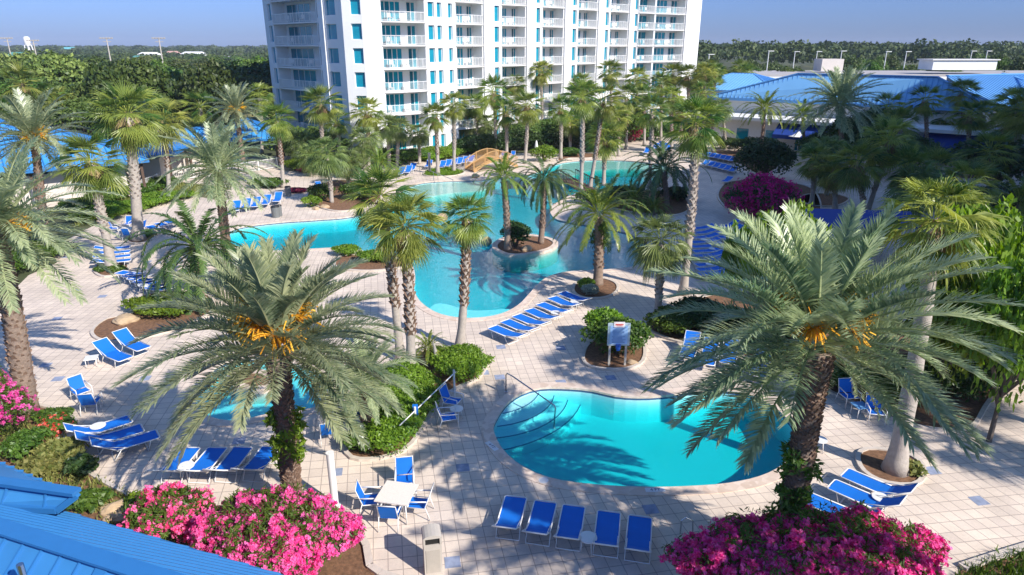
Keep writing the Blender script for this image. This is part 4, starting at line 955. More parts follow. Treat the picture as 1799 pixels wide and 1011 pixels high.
for i, (px, py, Y, rad, k, lab) in enumerate([(905,150,98,24,'F','palm before the second balcony column'),(1000,215,90,28,'F','fan palm behind the lagoon trees'),(1085,205,86,28,'F','fan palm above the red shrub, lower one'),(1130,170,96,26,'F','slim palm between two row palms'),
   (1195,195,88,30,'F','fan palm at the far terrace path'),(1235,165,98,28,'F','fan palm at the right foot of the tower'),(1250,200,90,26,'F','low fan palm left of the hall'),(735,235,80,24,'S','small palm between balconies and grass strip'),(835,185,92,24,'F','fan palm before the narrow window column'),
   (525,250,76,30,'S','bushy palm right of the pyramid roof'),(610,285,66,34,'S','low bushy palm behind the lounger pair'),(545,275,72,30,'S','round palm at the railing end'),(265,190,84,38,'F','fan palm behind the tall shaggy palm'),
   (-5,210,84,44,'F','fan palm cut by the left edge'),(100,180,92,36,'F','fan palm in the trees behind the clubhouse'),
   (1580,225,70,42,'F','dark palm behind the tall green cluster'),(1640,300,58,52,'F','shaded palm right of the green cluster'),(1740,270,60,50,'F','shaded palm in front of the right court'),(1465,300,56,46,'F','dark palm between magenta bush and green cluster'),(1410,205,84,36,'P','dark feather palm at the white wall'),
   (1690,165,84,34,'F','palm before the right awning, tallest'),(1560,190,82,34,'F','palm before the blue roof, left of the lone one'),(1785,185,74,44,'F','dark palm at the right edge before the roof'),(1450,270,62,44,'S','dark round palm behind the magenta bush'),(1610,330,50,56,'S','dark palm above the blue canopy')]):
    placed(k, (px + 2, 0, Y), (px, py), rad, lab, var=i, group=GP)
# ---- shrubs
def shrub(name, px, py, w, h, mat, label, cat='shrub', depth=None, leaf=.09, dens=1.0, seed=None, pos=None, group=None, lobes=12, aspect=.5, lr=.42):
    p = g(px, py) if pos is None else Vector(pos); depth = depth or w
    seed = seed or int(px * 3 + py)
    n = int(dens * 900 * (w * depth + (w + depth) * h * .8) / 2 / (leaf / .09) ** 2); n = max(260, min(n, 26000))
    L = dome_lobes(seed, w / 2, depth / 2, h, lobes, lr)
    r = empty(name, p); tag(r, label, cat, group)
    link('foliage', leaf_crown(seed, L, n, leaf, mat, 'foliage', aspect=aspect), r)
    mb = MB(); rg = random.Random(seed)
    for i in range(5):
        a = rg.uniform(0, 6.28); mb.tube([(0, 0, 0), (math.cos(a) * w * .12, math.sin(a) * depth * .12, h * .35), (math.cos(a) * w * .28, math.sin(a) * depth * .28, h * .62)], [.05 * h, .03 * h, .012 * h], 5)
    mb.build('stem', M_bark, r)
    return r, L
def blossoms(r, L, n, mat, seed, size=.045, per=11, spread=.075, name='blossom', top=.0):
    rng = np.random.default_rng(seed); lob = np.array(L); wts = lob[:, 3] * lob[:, 5]; wts /= wts.sum()
    k = rng.choice(len(lob), n, p=wts); Lb = lob[k]; d = nz(rng.normal(size=(n, 3)) + np.array([0, -.25, .5]))
    bump = 1 + .12 * np.sin(d[:, 0] * 9 + k) * np.cos(d[:, 1] * 8 - k * 2) + .08 * np.sin(d[:, 2] * 13 + k)
    C = Lb[:, :3] + d * Lb[:, 3:6] * (bump * rng.uniform(1.0, 1.1, n))[:, None]
    C = np.repeat(C, per, 0) + rng.normal(size=(n * per, 3)) * spread * .55; D = np.repeat(d, per, 0)
    nr = nz(D + rng.normal(size=D.shape) * .55); a = nz(np.cross(nr, rng.normal(size=nr.shape))); b = np.cross(nr, a); s = (size * rng.uniform(.7, 1.25, n * per))[:, None]
    lift = nr * s * .35
    Q = np.concatenate([np.stack([C, C + (a - b * .5) * s + lift, C + a * s * 1.1 + b * s * .2 + lift, C + (a * .4 + b * .9) * s + lift], 1),
                        np.stack([C, C + (b * .9 - a * .2) * s + lift, C + (-a * .8 + b * .7) * s + lift, C + (-a) * s + lift], 1),
                        np.stack([C, C + (-a - b * .1) * s + lift, C + (-a * .3 - b) * s + lift, C + (a * .5 - b * .9) * s + lift], 1)])
    T = np.tile(np.clip(np.repeat(rng.beta(1.5, 1.5, n), per) * .8 + rng.uniform(0, .2, n * per), 0, 1), 3)
    o = link(name, quadmesh(name, Q, T, mat), r); return o
def oleander(pos, w, d, h, label, seed, nb, mat=L_pink, lobes=22):
    r, L = shrub('oleander', 0, 0, w, h, L_mid, label, 'flowering shrub', depth=d, leaf=.085, dens=1.6, seed=seed, pos=pos, lobes=int(lobes * 1.7), aspect=.22, lr=.235)
    rng = np.random.default_rng(seed); sp = [(l[0] + rng.normal(0, .1), l[1] + rng.normal(0, .1), l[2] + l[5] * rng.uniform(.7, 1.25), .16, .16, .3) for l in L[1:] for _ in range(2)]
    link('shoots', leaf_crown(seed + 9, sp, len(sp) * 60, .095, L_mid, 'shoots', aspect=.2, tone=(.4, 1)), r)
    L = L[1:] + [q for q in sp[::3]]
    blossoms(r, L, nb, mat, seed + 5); return r
oleander((-6.1, 14.3, 0), 4.7, 3.2, 2.3, 'large pink oleander in full flower at the bottom, in front of the left date palm', 51, 2600, L_pink2)
oleander((-9.4, 15.3, 0), 2.5, 2.2, 1.75, 'smaller paler pink oleander beside the blue roof edge', 52, 600, L_pink2, 14)
oleander((7.35, 13.2, 0), 7.3, 3.6, 2.6, 'huge deep pink oleander at the bottom right in front of the right date palm', 53, 4300, L_pink, 26)
oleander((-17.9, 20.0, 0), 3.0, 3.2, 3.2, 'pink oleander at the left edge beside the leaning date palm trunk', 54, 1000, L_pink2, 14)
p = g(1333, 388); r, L = shrub('bougainvillea', 1333, 388, 5.2, 3.5, L_darkl, 'magenta bougainvillea bush in the shade by the right terrace', 'flowering shrub', depth=4.0, leaf=.12, seed=61, lobes=20); blossoms(r, L, 1300, L_mag, 62, .08, 6, .2)
p = g(1108, 235); r, L = shrub('red_shrub', 1108, 250, 3.2, 3.6, L_red, 'dark red leaved shrub by the path to the tower', leaf=.16, seed=63)
p = g(1037, 517); r, L = shrub('blue_flowered_shrub', 1036, 520, 1.0, .7, L_silver, 'small shrub with blue white flowers under the skirted palm', leaf=.06, seed=64)
r, L = shrub('red_flower_bed', 100, 760, 1.2, .5, L_mid, 'low green plant with coral red flowers in the left mulch bed', leaf=.06, seed=65); blossoms(r, L, 45, leafmat('coral_petal', (.6, .03, .04), (.85, .15, .14)), 66, .05, 6, .1)
for (nm, px, py, w, d, h, mt, lab, cat, lf) in [
  ('clipped_hedge',692,765,2.3,3.2,1.15,L_bright,'clipped bright hedge at the near end of the curved bed, beside the small date palm','hedge',.06),
  ('clipped_hedge',728,706,2.2,3.0,1.0,L_bright,'clipped bright hedge in the middle of the curved bed beside the blue armchairs','hedge',.06),
  ('clipped_hedge',808,652,3.0,2.6,1.0,L_bright,'rounded bright hedge at the far end of the curved bed','hedge',.06),
  ('clipped_hedge',700,690,2.4,2.6,1.3,L_bright,'bright hedge behind the front palm trunk','hedge',.06),
  ('flowering_bush',636,790,1.3,1.2,.8,L_mid,'small bush with white flowers at the near corner of the curved bed','shrub',.07),
  ('green_shrub',1083,622,3.0,2.2,1.75,L_mid,'dense green shrub behind the pool rules sign','shrub',.10),
  ('green_shrub',1062,596,2.0,1.6,1.6,L_bright,'lighter shrub at the rear of the sign bed','shrub',.10),
  ('green_shrub',1030,512,1.0,1.0,.8,L_bright,'small bright bush left of the skirted palm trunk','shrub',.07),
  ('green_shrub',1178,585,2.4,2.4,1.3,L_mid,'leafy shrub at the left end of the long right bed','shrub',.1),
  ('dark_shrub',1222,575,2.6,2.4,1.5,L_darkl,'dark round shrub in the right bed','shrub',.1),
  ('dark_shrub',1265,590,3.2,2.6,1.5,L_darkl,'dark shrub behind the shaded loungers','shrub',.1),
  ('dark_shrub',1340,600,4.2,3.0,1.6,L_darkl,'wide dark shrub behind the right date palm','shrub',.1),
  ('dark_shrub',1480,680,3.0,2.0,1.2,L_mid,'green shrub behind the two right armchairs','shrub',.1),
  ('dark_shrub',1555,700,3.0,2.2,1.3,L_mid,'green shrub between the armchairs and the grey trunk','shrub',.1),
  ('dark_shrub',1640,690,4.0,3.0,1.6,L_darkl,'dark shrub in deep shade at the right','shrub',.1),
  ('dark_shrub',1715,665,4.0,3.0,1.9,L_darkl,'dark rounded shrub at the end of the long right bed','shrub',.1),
  ('grass_tuft',1602,832,.7,.7,.45,L_grass,'grassy tuft in the round bed at the foot of the grey trunk','grass tuft',.11),
  ('ground_cover_shrub',300,548,4.4,3.0,.85,L_bright,'wide bright green mound in the left bed with the flat rock','shrub',.09),
  ('ground_cover_shrub',205,478,1.2,.9,.4,L_mid,'low green cover round the pale fan palm trunk','shrub',.07),
  ('ground_cover_shrub',178,478,.9,.8,.35,L_mid,'small green tuft at the left of the palm ring bed','shrub',.07),
  ('ground_cover_shrub',259,417,1.2,1.0,.5,L_mid,'green tuft beside the shaggy palm trunk','shrub',.07),
  ('clipped_hedge',48,800,1.2,1.5,.9,L_mid,'green bush below the left edge oleander','hedge',.07),
  ('ground_cover_shrub',95,742,1.4,1.0,.5,L_mid,'low plants in the left mulch bed by the kerb','shrub',.07),
  ('grass_tuft',105,805,1.6,1.4,.6,L_grass,'dry yellow grass clump above the blue roof','grass tuft',.12),
  ('grass_tuft',80,830,1.6,1.2,.5,L_grass,'second dry grass clump close to the blue roof','grass tuft',.12),
  ('dark_shrub',148,838,1.0,.9,.8,L_darkl,'dark leafed plant in the mulch left of the rocks','shrub',.09),
  ('grass_tuft',160,890,1.3,1.0,.5,L_mid,'green grassy tuft at the roof edge','grass tuft',.11),
  ('ground_cover_shrub',245,893,.9,.8,.5,L_bright,'small green plant beside the sandstone rocks','shrub',.08),
  ('green_shrub',565,352,2.6,2.0,1.5,L_mid,'dark green shrub in the bed left of the bushy palm','shrub',.1),
  ('green_shrub',548,364,1.8,1.4,1.0,L_bright,'yellow green shrub at the front of the bushy palm bed','shrub',.09),
  ('green_shrub',635,350,4.0,2.6,1.6,L_mid,'spreading shrub right of the bushy palm','shrub',.1),
  ('green_shrub',610,448,2.0,1.4,.7,L_bright,'bright low shrub on the tongue between pool arms','shrub',.08),
  ('green_shrub',660,460,2.4,1.6,.8,L_bright,'bright shrub beside the rear leaning palm','shrub',.08),
  ('dark_shrub',905,436,2.2,1.4,1.9,L_darkl,'dark bush on the pool island between two palms','shrub',.1),
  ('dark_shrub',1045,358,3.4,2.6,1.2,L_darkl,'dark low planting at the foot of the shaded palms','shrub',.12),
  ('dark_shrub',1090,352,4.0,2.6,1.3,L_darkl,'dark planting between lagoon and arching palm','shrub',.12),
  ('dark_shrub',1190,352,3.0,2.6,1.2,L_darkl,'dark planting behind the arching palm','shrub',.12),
  ('green_shrub',955,284,3.2,2.4,2.0,L_bright,'bright bush by the furled white umbrella','shrub',.12),
  ('green_shrub',1000,275,3.6,2.4,1.1,L_mid,'low bush at the lagoon beach','shrub',.12),
  ('dark_shrub',1275,262,6.0,2.4,1.6,L_darkl,'dark reddish hedge below the round spa','hedge',.14),
  ('dark_shrub',1330,272,7.0,3.0,2.2,L_darkl,'dark hedge right of the terrace loungers','hedge',.14),
  ('dark_shrub',1345,318,6.5,4.0,4.2,L_darkl,'dark bushy tree above the magenta bush','tree',.16),
  ('green_shrub',1420,250,7.5,5.0,4.5,L_darkl,'dark leafy tree before the white wall','tree',.18),
  ('purple_ground_cover',520,338,2.4,1.8,.4,L_red,'low purple plants by the path under the fan palm','shrub',.08),
  ('purple_ground_cover',545,303,3.4,1.8,.5,L_red,'purple planting beside the white railing','shrub',.08),
  ('green_shrub',520,300,3.0,2.2,1.4,L_bright,'yellow green bush by the white railing','shrub',.1),
  ('green_shrub',470,330,4.0,2.5,1.0,L_mid,'low green planting behind the date palm','shrub',.1)]:
    r, L = shrub(nm, px, py, w, h, mt, lab, cat, depth=d, leaf=lf)
    if nm == 'flowering_bush': blossoms(r, L, 20, plain('white_petal', (.8, .8, .75), .6), 4, .05, 5, .08)
# plant belts left of the deck, beds along the pavilions and tower
rg = random.Random(5); k = 0
for (x0, y0, x1, y1, n, w, h, mt, lab, lf) in [
  (150,392,330,345,9,3.4,.9,L_bright,'low green and yellow hedge between the left deck and the pavilions',.1),
  (120,372,300,330,7,3.6,1.1,L_mid,'hedge along the white railing of the left pavilions',.1),
  (-40,500,90,445,5,3.6,1.4,L_mid,'planting under the left edge date palm',.1),
  (500,262,760,248,9,5.0,3.0,L_mid,'tall shrubs at the foot of the left tower wing',.15),
  (560,300,740,284,7,4.6,1.9,L_mid,'bushes behind the beach entry',.13),
  (740,284,870,262,7,4.6,1.5,L_bright,'clipped hedge behind the far loungers',.12),
  (820,272,1090,252,10,6.0,2.6,L_darkl,'dark shrubs under the palms before the tower',.16),
  (1100,250,1240,226,6,6.0,2.0,L_mid,'shrubs along the far path',.16),
  (1560,275,1799,272,7,5.0,1.0,L_darkl,'low dark hedge along the awning front',.16)]:
    for i in range(n):
        t = (i + .5) / n; px = x0 + (x1 - x0) * t; py = y0 + (y1 - y0) * t + rg.uniform(-3, 3)
        shrub('hedge_bush', px, py, w * rg.uniform(.8, 1.2), h * rg.uniform(.75, 1.25), mt, lab + ', %s from left' % ORD[i], 'hedge', depth=w * .7, leaf=lf, dens=.7, seed=900 + k, group=lab); k += 1

# ---- broadleaf trees
TREES = {}
def tree_variant(v, mat):
    if (v, mat.name) in TREES: return TREES[(v, mat.name)]
    rng = random.Random(v * 7 + 1); L = []
    for i in range(22):
        a = i * 2.4; q = math.sqrt((i + .5) / 22) * .78; L.append((q * math.cos(a), q * math.sin(a), .55 + (1 - q * q) * .42 * rng.uniform(.6, 1.2), .30 * rng.uniform(.75, 1.25), .30 * rng.uniform(.75, 1.25), .23 * rng.uniform(.8, 1.2)))
    L.append((0, 0, .55, .6, .6, .28))
    me = leaf_crown(v + 40, L, 6500, .042, mat, 'crown', aspect=.7)
    mb = MB(); mb.tube([(0, 0, 0), (.02, 0, .25), (0, .02, .5)], [.055, .04, .03], 8)
    for i in range(6):
        a = i * 1.05; mb.tube([(0, 0, .22 + i * .03), (math.cos(a) * .25, math.sin(a) * .25, .48), (math.cos(a) * .5, math.sin(a) * .5, .66)], [.03, .02, .008], 5)
    TREES[(v, mat.name)] = (me, mb.mesh('trunk', M_bark)); return TREES[(v, mat.name)]
def tree(pos, w, h, label, mat=L_oak, v=0, group=None, name='broadleaf_tree'):
    me, tm = tree_variant(v % 5, mat); r = empty(name, pos, random.Random(int(pos[0] * 10)).uniform(0, 6.28)); tag(r, label, 'tree', group)
    r.scale = (w / 2, w / 2, h / 1.12)
    link('crown', me, r); link('trunk', tm, r); return r
# right hand group of bright trees
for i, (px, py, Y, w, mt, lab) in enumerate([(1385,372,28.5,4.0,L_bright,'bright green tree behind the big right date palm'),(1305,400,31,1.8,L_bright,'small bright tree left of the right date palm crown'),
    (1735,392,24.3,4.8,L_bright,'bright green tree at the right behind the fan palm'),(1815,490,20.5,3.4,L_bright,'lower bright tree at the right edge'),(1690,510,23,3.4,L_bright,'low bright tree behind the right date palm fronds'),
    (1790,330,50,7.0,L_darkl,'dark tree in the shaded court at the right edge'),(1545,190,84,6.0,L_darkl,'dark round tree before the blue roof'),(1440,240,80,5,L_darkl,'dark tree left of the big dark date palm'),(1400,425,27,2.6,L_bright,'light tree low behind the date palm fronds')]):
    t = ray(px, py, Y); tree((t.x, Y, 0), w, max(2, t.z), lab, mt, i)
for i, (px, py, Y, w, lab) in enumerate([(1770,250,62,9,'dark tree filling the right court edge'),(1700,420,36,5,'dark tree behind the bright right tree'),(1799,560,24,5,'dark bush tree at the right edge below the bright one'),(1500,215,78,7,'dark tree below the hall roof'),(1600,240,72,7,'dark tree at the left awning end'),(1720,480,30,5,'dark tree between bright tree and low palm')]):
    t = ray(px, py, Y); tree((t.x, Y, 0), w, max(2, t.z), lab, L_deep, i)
# trees in front of the tower
for i, (px, py, Y, w, lab) in enumerate([(530,228,80,9,'dark leafy tree under the left tower balconies'),(1000,205,96,9,'leafy tree before the tower centre'),(940,215,94,8,'rounded tree before the tower, left of centre'),(1100,190,98,8,'leafy tree before the tower, right of centre'),
    (1060,200,90,7,'bright leafy tree behind the tall lagoon palms'),(620,238,82,5,'small leafy tree at the tower corner')]):
    t = ray(px, py, Y); tree((t.x, Y, 0), w, max(3, t.z), lab, L_mid if i % 2 else L_oak, i)
# neighbourhood trees on the left
rg = random.Random(11); placed_t = []
def add_nb(px, py, Y, w, lab, mt=L_oak, grp=None):
    t = ray(px, py, Y); tree((t.x, Y, 0), w, max(4, min(12.0, t.z)), lab, mt, len(placed_t), grp); placed_t.append(px)
for px, py, Y, w, lab in [(430,112,150,17,'wide oak with visible trunks on the lawn left of the tower'),(330,128,130,20,'broad oak behind the gallery roof'),(250,140,120,18,'broad oak left of centre in the left woods'),(90,118,150,18,'dark oak at the left behind the teal house'),
      (75,150,110,14,'near dark tree behind the far left fan palm'),(180,150,112,12,'tree right of the teal roofed house'),(390,140,115,14,'tree behind the silver palm'),(140,180,92,9,'near tree below the teal roofed house'),(20,175,95,11,'near tree at the far left'),(210,185,96,9,'near tree behind the tall shaggy palm')]:
    add_nb(px, py, Y, w, lab)
for i in range(150):
    Y = 100 + 420 * (i / 150) ** 1.2 + rg.uniform(-8, 8); px = rg.uniform(-120, 480)
    if 95 < px < 170 and Y < 240: continue
    h = rg.uniform(5.0, 8.3) + (2.6 if Y < 175 else 0); w = rg.uniform(9, 16) * (1 + Y / 900)
    x = (px - 899.5) / FPX * CT * Y
    tree((x, Y, 0), w, h, 'rounded evergreen tree in the woods left of the tower', [L_oak, L_mid, L_olive, L_oak, L_deep][i % 5], i, 'trees in the woods left of the tower')
for i in range(70):
    Y = rg.uniform(150, 250); px = rg.uniform(1215, 2700); x = (px - 899.5) / FPX * CT * Y
    tree((x, Y, 0), rg.uniform(7, 12), rg.uniform(6, 10), 'rounded tree in the belt behind the blue roofed hall', L_oak if i % 3 else L_mid, i, 'trees behind the hall')
for i in range(16):
    Y = rg.uniform(125, 150); px = rg.uniform(1215, 1330); x = (px - 899.5) / FPX * CT * Y
    palm('F', (x, Y, 0), (x, Y, rg.uniform(6.5, 9.5)), 2.2, 'palm in the clump between the tower and the blue roofed hall', var=i, group='palms between tower and hall')
# far wood up to the horizon: one mass
rng = np.random.default_rng(77); NT = 2600
Yt = 300 + 1600 * rng.random(NT) ** 1.3; at_ = rng.uniform(-1.15, 1.15, NT); Xt = Yt * np.tan(at_ * .75); right = Xt / Yt > .2
Ht = np.where(right, rng.uniform(11, 16.5, NT), np.clip(4 + Yt / 130 * rng.uniform(.6, 1.3, NT), 4, 14) * rng.uniform(.75, 1.15, NT)); Rt = rng.uniform(5, 9, NT) * (1 + Yt / 1500)
per = 150; idx = np.repeat(np.arange(NT), per); d = nz(rng.normal(size=(NT * per, 3))); d[:, 2] = np.abs(d[:, 2])
P_ = np.stack([Xt[idx], Yt[idx], Ht[idx] * .55], 1) + d * np.stack([Rt[idx], Rt[idx], Ht[idx] * .45], 1) * rng.uniform(.8, 1.03, (NT * per, 1))
nr = nz(d * .8 + rng.normal(size=d.shape) * .5); a = nz(np.cross(nr, rng.normal(size=d.shape))); b = np.cross(nr, a); s = ((.5 + Yt[idx] / 800) * rng.uniform(.6, 1.2, NT * per))[:, None]
o = link('far_wood', quadmesh('far_wood', np.stack([P_ - a * s, P_ - b * s * .7, P_ + a * s, P_ + b * s * .7], 1), np.repeat(rng.random(NT), per) * .6 + rng.random(NT * per) * .4, L_far))
tag(o, 'dark green wood reaching to the horizon', 'wood', kind='stuff')
# grass and leaf litter around the left plants
def tufts(name, L, n, mat, size, label, seed):
    q = [g(*p) for p in L]; rng = np.random.default_rng(seed); xs = [p.x for p in q]; ys = [p.y for p in q]; pts = []
    def ins(x, y):
        c = False; j = len(q) - 1
        for i in range(len(q)):
            if (q[i].y > y) != (q[j].y > y) and x < (q[j].x - q[i].x) * (y - q[i].y) / (q[j].y - q[i].y) + q[i].x: c = not c
            j = i
        return c
    while len(pts) < n:
        x, y = rng.uniform(min(xs), max(xs)), rng.uniform(min(ys), max(ys))
        if ins(x, y): pts.append((x, y, .03))
    P = np.array(pts); k = 7; P = np.repeat(P, k, 0) + np.concatenate([rng.normal(size=(n * k, 2)) * size * .5, np.zeros((n * k, 1))], 1)
    d = nz(rng.normal(size=(n * k, 3)) * [.5, .5, .1] + [0, 0, 1]); w = nz(np.cross(d, rng.normal(size=(n * k, 3)))) * size * .12; l = size * rng.uniform(.6, 1.3, (n * k, 1))
    o = link(name, quadmesh(name, np.stack([P - w, P + w, P + d * l + w * .2, P + d * l - w * .2], 1), rng.random(n * k), mat)); tag(o, label, 'grass', kind='stuff')
tufts('grass', [(745,309),(765,311),(800,309),(815,303),(790,297),(755,300)], 700, L_bright, .25, 'green grass in the strip under two fan palms', 1)
tufts('grass', [(0,740),(100,760),(150,830),(240,885),(200,930),(100,870),(0,800)], 260, L_grass, .22, 'sparse dry grass in the mulch above the blue roof', 2)
tufts('grass', [(140,400),(330,345),(400,335),(300,322),(120,372)], 1800, L_grass, .3, 'yellow green grass between deck and pavilions', 3)
tufts('grass', [(1700,1000),(1799,970),(1850,1080),(1650,1080)], 200, L_mid, .2, 'low greenery in the mulch at the lower right corner', 4)

# ================================================================ FURNITURE
def tube_part(parent, name, paths, r=.02, mat=M_whitemetal, n=6):
    m = MB()
    for p in paths: m.tube(p, r, n)
    return m.build(name, mat, parent, smooth=True)
def sling(parent, name, a, b, w, mat=M_sling, sag=.03, th=.012, k=6):
    """fabric panel from edge a to edge b (y,z), width w along x, sagging a little"""
    m = MB(); vs = []
    for i in range(k + 1):
        t = i / k; y = a[0] + (b[0] - a[0]) * t; z = a[1] + (b[1] - a[1]) * t - sag * math.sin(math.pi * t)
        vs += [(-w/2, y, z), (w/2, y, z), (w/2, y, z - th), (-w/2, y, z - th)]
    fs = [(0,1,2,3), tuple(4*k + j for j in (3,2,1,0))]
    for i in range(k):
        o = 4 * i; fs += [(o, o+4, o+5, o+1), (o+1, o+5, o+6, o+2), (o+2, o+6, o+7, o+3), (o+3, o+7, o+4, o)]
    m.add(vs, fs); return m.build(name, mat, parent)
def make_lounger(ang):
    r = empty('sun_lounger'); w = .66; hz = .40; hy = -.28; L = .80; by, bz = hy - L * math.cos(ang), hz + L * math.sin(ang)
    x = w / 2
    sling(r, 'seat', (.98, hz), (hy + .002, hz + .01), w - .03); sling(r, 'backrest', (hy - .002, hz + .012), (by, bz), w - .03)
    tube_part(r, 'frame', [[(-x, hy, hz), (-x, .96, hz), (-x + .06, 1.02, hz), (x - .06, 1.02, hz), (x, .96, hz), (x, hy, hz)], [(-x, hy, hz), (-x, by, bz), (x, by, bz), (x, hy, hz)], [(-x, hy, hz - .04), (x, hy, hz - .04)], [(-x, .35, hz - .05), (x, .35, hz - .05)]], .021)
    tube_part(r, 'leg', [[(-x, .72, hz), (-x, .60, .03), (x, .60, .03), (x, .72, hz)]], .019)
    tube_part(r, 'leg', [[(-x, -.15, hz), (-x, -.42, .03), (x, -.42, .03), (x, -.15, hz)]], .019)
    if ang > .2: tube_part(r, 'brace', [[(-x + .03, .05, hz - .03), (-x + .03, by * .72, hz + (bz - hz) * .55)], [(x - .03, .05, hz - .03), (x - .03, by * .72, hz + (bz - hz) * .55)]], .013)
    return r
LPROTO = {k: make_lounger(a) for k, a in (('up', R(34)), ('low', R(15)))}; LUSED = {}
def copy_of(proto, used, key):
    if key not in used: used[key] = 1; return proto[key]
    return copy_tree(proto[key])
def lounge_row(pts, dpx, where, frm, kind='up', hv=None):
    for i, (px, py) in enumerate(pts):
        o = copy_of(LPROTO, LUSED, kind); p = g(px, py, .35); d = Vector(hv).normalized() if hv else unit_dir(px, py, *dpx)
        jt = random.Random(i * 7 + int(px)).uniform(-.035, .035)
        o.location = (p.x - d.x * .25, p.y - d.y * .25, 0); o.rotation_euler = (0, 0, math.atan2(-d.x, d.y) + jt)
        lab = ('blue lounger %s, %s from %s' % (where.replace('the long shaded row right of', 'the shaded row by'), ORD[i], frm)) if len(pts) > 1 else 'blue lounger ' + where
        tag(o, lab, 'sun lounger', 'loungers ' + where)
def lerp_pts(a, b, n): return [(a[0] + (b[0] - a[0]) * i / max(1, n - 1), a[1] + (b[1] - a[1]) * i / max(1, n - 1)) for i in range(n)]
lounge_row([(899,904),(951,913),(1003,921),(1067,932),(1122,941)], (0,0), 'in the front row below the small pool', 'left', hv=(.2, 1, 0))
lounge_row([(884,584),(905,573),(925,563),(945,553),(966,542),(985,531),(1003,522)], (-28,-12), 'in the slanting row between the pools', 'left', kind='low')
lounge_row([(205,626),(238,608)], (28,11), 'of the pair beside the left rock bed', 'left')
lounge_row([(188,751),(208,766),(235,777)], (36,-11), 'in the shaded group by the wading pool', 'left')
lounge_row([(316,812),(364,812),(410,811),(459,810)], (20,-25), 'in the row of four above the pink oleander', 'left')
lounge_row([(1210,618),(1244,630),(1280,628),(1335,650)], (-8,26), 'beyond the small pool by the right palm', 'left')
lounge_row([(1527,851),(1505,872),(1462,896)], (-35,-15), 'beside the round palm bed at the lower right', 'top')
lounge_row(lerp_pts((206,437),(206,460),4), (30,-3), 'behind the pale fan palm trunk at the left', 'top', kind='low')
lounge_row(lerp_pts((225,482),(276,508),6), (-28,-5), 'in the shaded row above the green mound', 'left', kind='low')
lounge_row([(268,401),(284,396),(299,391)], (-14,-7), 'in the sunny trio right of the shaggy palm', 'left', kind='low')
lounge_row([(414,368),(432,364),(449,361),(467,357),(487,352)], (-5,7), 'along the left pool arm', 'left')
lounge_row([(597,306),(613,304)], (4,5), 'behind the bushy palm', 'left')
lounge_row([(703,305),(716,302),(723,298)], (-6,5), 'left of the pale post at the beach entry', 'left')
lounge_row([(752,292),(776,293),(786,291),(796,289),(806,287),(816,285),(826,283)], (-5,4), 'in the far row under the two fan palms', 'left')
lounge_row([(1135,268),(1143,264),(1151,260),(1159,257),(1167,260),(1174,264)], (-6,4), 'on the sunny far terrace', 'left')
lounge_row(lerp_pts((1232,272),(1286,282),7), (-8,5), 'in the upper shaded terrace row', 'left', kind='low')
lounge_row(lerp_pts((1238,288),(1286,300),6), (-9,5), 'in the lower shaded terrace row', 'left', kind='low')
lounge_row([(1276,318)], (-8,4), 'alone left of the magenta bush', 'left', kind='low')
lounge_row(lerp_pts((1226,402),(1248,482),11), (-30,2), 'in the long shaded row right of the very tall palm', 'top', kind='low')
lounge_row([(1270,399),(1276,408),(1281,417)], (-30,2), 'of the short shaded stack near the bright tree', 'top')

def make_chair():
    r = empty('armchair'); w = .54; x = w / 2
    sling(r, 'seat', (.26, .43), (-.24, .40), w - .05, sag=.02); sling(r, 'backrest', (-.25, .44), (-.42, .92), w - .05, sag=.02)
    tube_part(r, 'frame', [[(-x, .26, .43), (-x, -.25, .41), (-x, -.43, .94), (x, -.43, .94), (x, -.25, .41), (x, .26, .43), (-x, .26, .43)]], .017)
    for s in (-1, 1):
        tube_part(r, 'armrest', [[(s * (x + .01), .30, .62), (s * (x + .01), -.31, .66)]], .021)
        tube_part(r, 'leg', [[(s * (x + .01), .30, .62), (s * (x + .01), .31, .02)]], .015)
        tube_part(r, 'leg', [[(s * (x + .01), -.27, .45), (s * (x + .01), -.40, .02)]], .015)
    return r
CP = {'c': make_chair()}; CU = {}
def chair(px, py, d, label, group=None):
    o = copy_of(CP, CU, 'c'); p = g(px, py, .4); d = Vector((d[0], d[1], 0)).normalized(); o.location = (p.x, p.y, 0); o.rotation_euler = (0, 0, math.atan2(-d.x, d.y))
    tag(o, label, 'chair', group)
def make_round():
    r = empty('side_table'); m = MB(); m.disc((0, 0), .25, .43, .455, 28); m.build('table_top', M_whitemetal, r)
    for k in range(4):
        a = k * math.pi / 2 + .4; tube_part(r, 'leg', [[(.17 * math.cos(a), .17 * math.sin(a), .43), (.22 * math.cos(a), .22 * math.sin(a), 0)]], .014)
    return r
TPR = {'t': make_round()}; TU = {}
for px, py, lab in [(1033,944,'between the third and fourth front loungers'),(976,549,'among the slanting lounger row, near its middle'),(1010,530,'at the far end of the slanting lounger row'),(172,748,'at the left of the shaded lounger group'),
        (327,818,'between the first two loungers of the row of four'),(1548,874,'beside the lowest right loungers'),(1237,421,'uppermost in the long shaded lounger row'),(1252,437,'middle one in the long shaded lounger row'),(1247,464,'lowest in the long shaded lounger row'),
        (251,501,'in the shaded row above the green mound'),(1263,626,'between two loungers on the far side of the small pool'),(802,718,'between the two blue armchairs by the hedge'),(1440,772,'behind the right date palm trunk')]:
    o = copy_of(TPR, TU, 't'); p = g(px, py, .45); o.location = (p.x, p.y, 0); tag(o, 'round white side table ' + lab, 'side table', 'round white side tables')
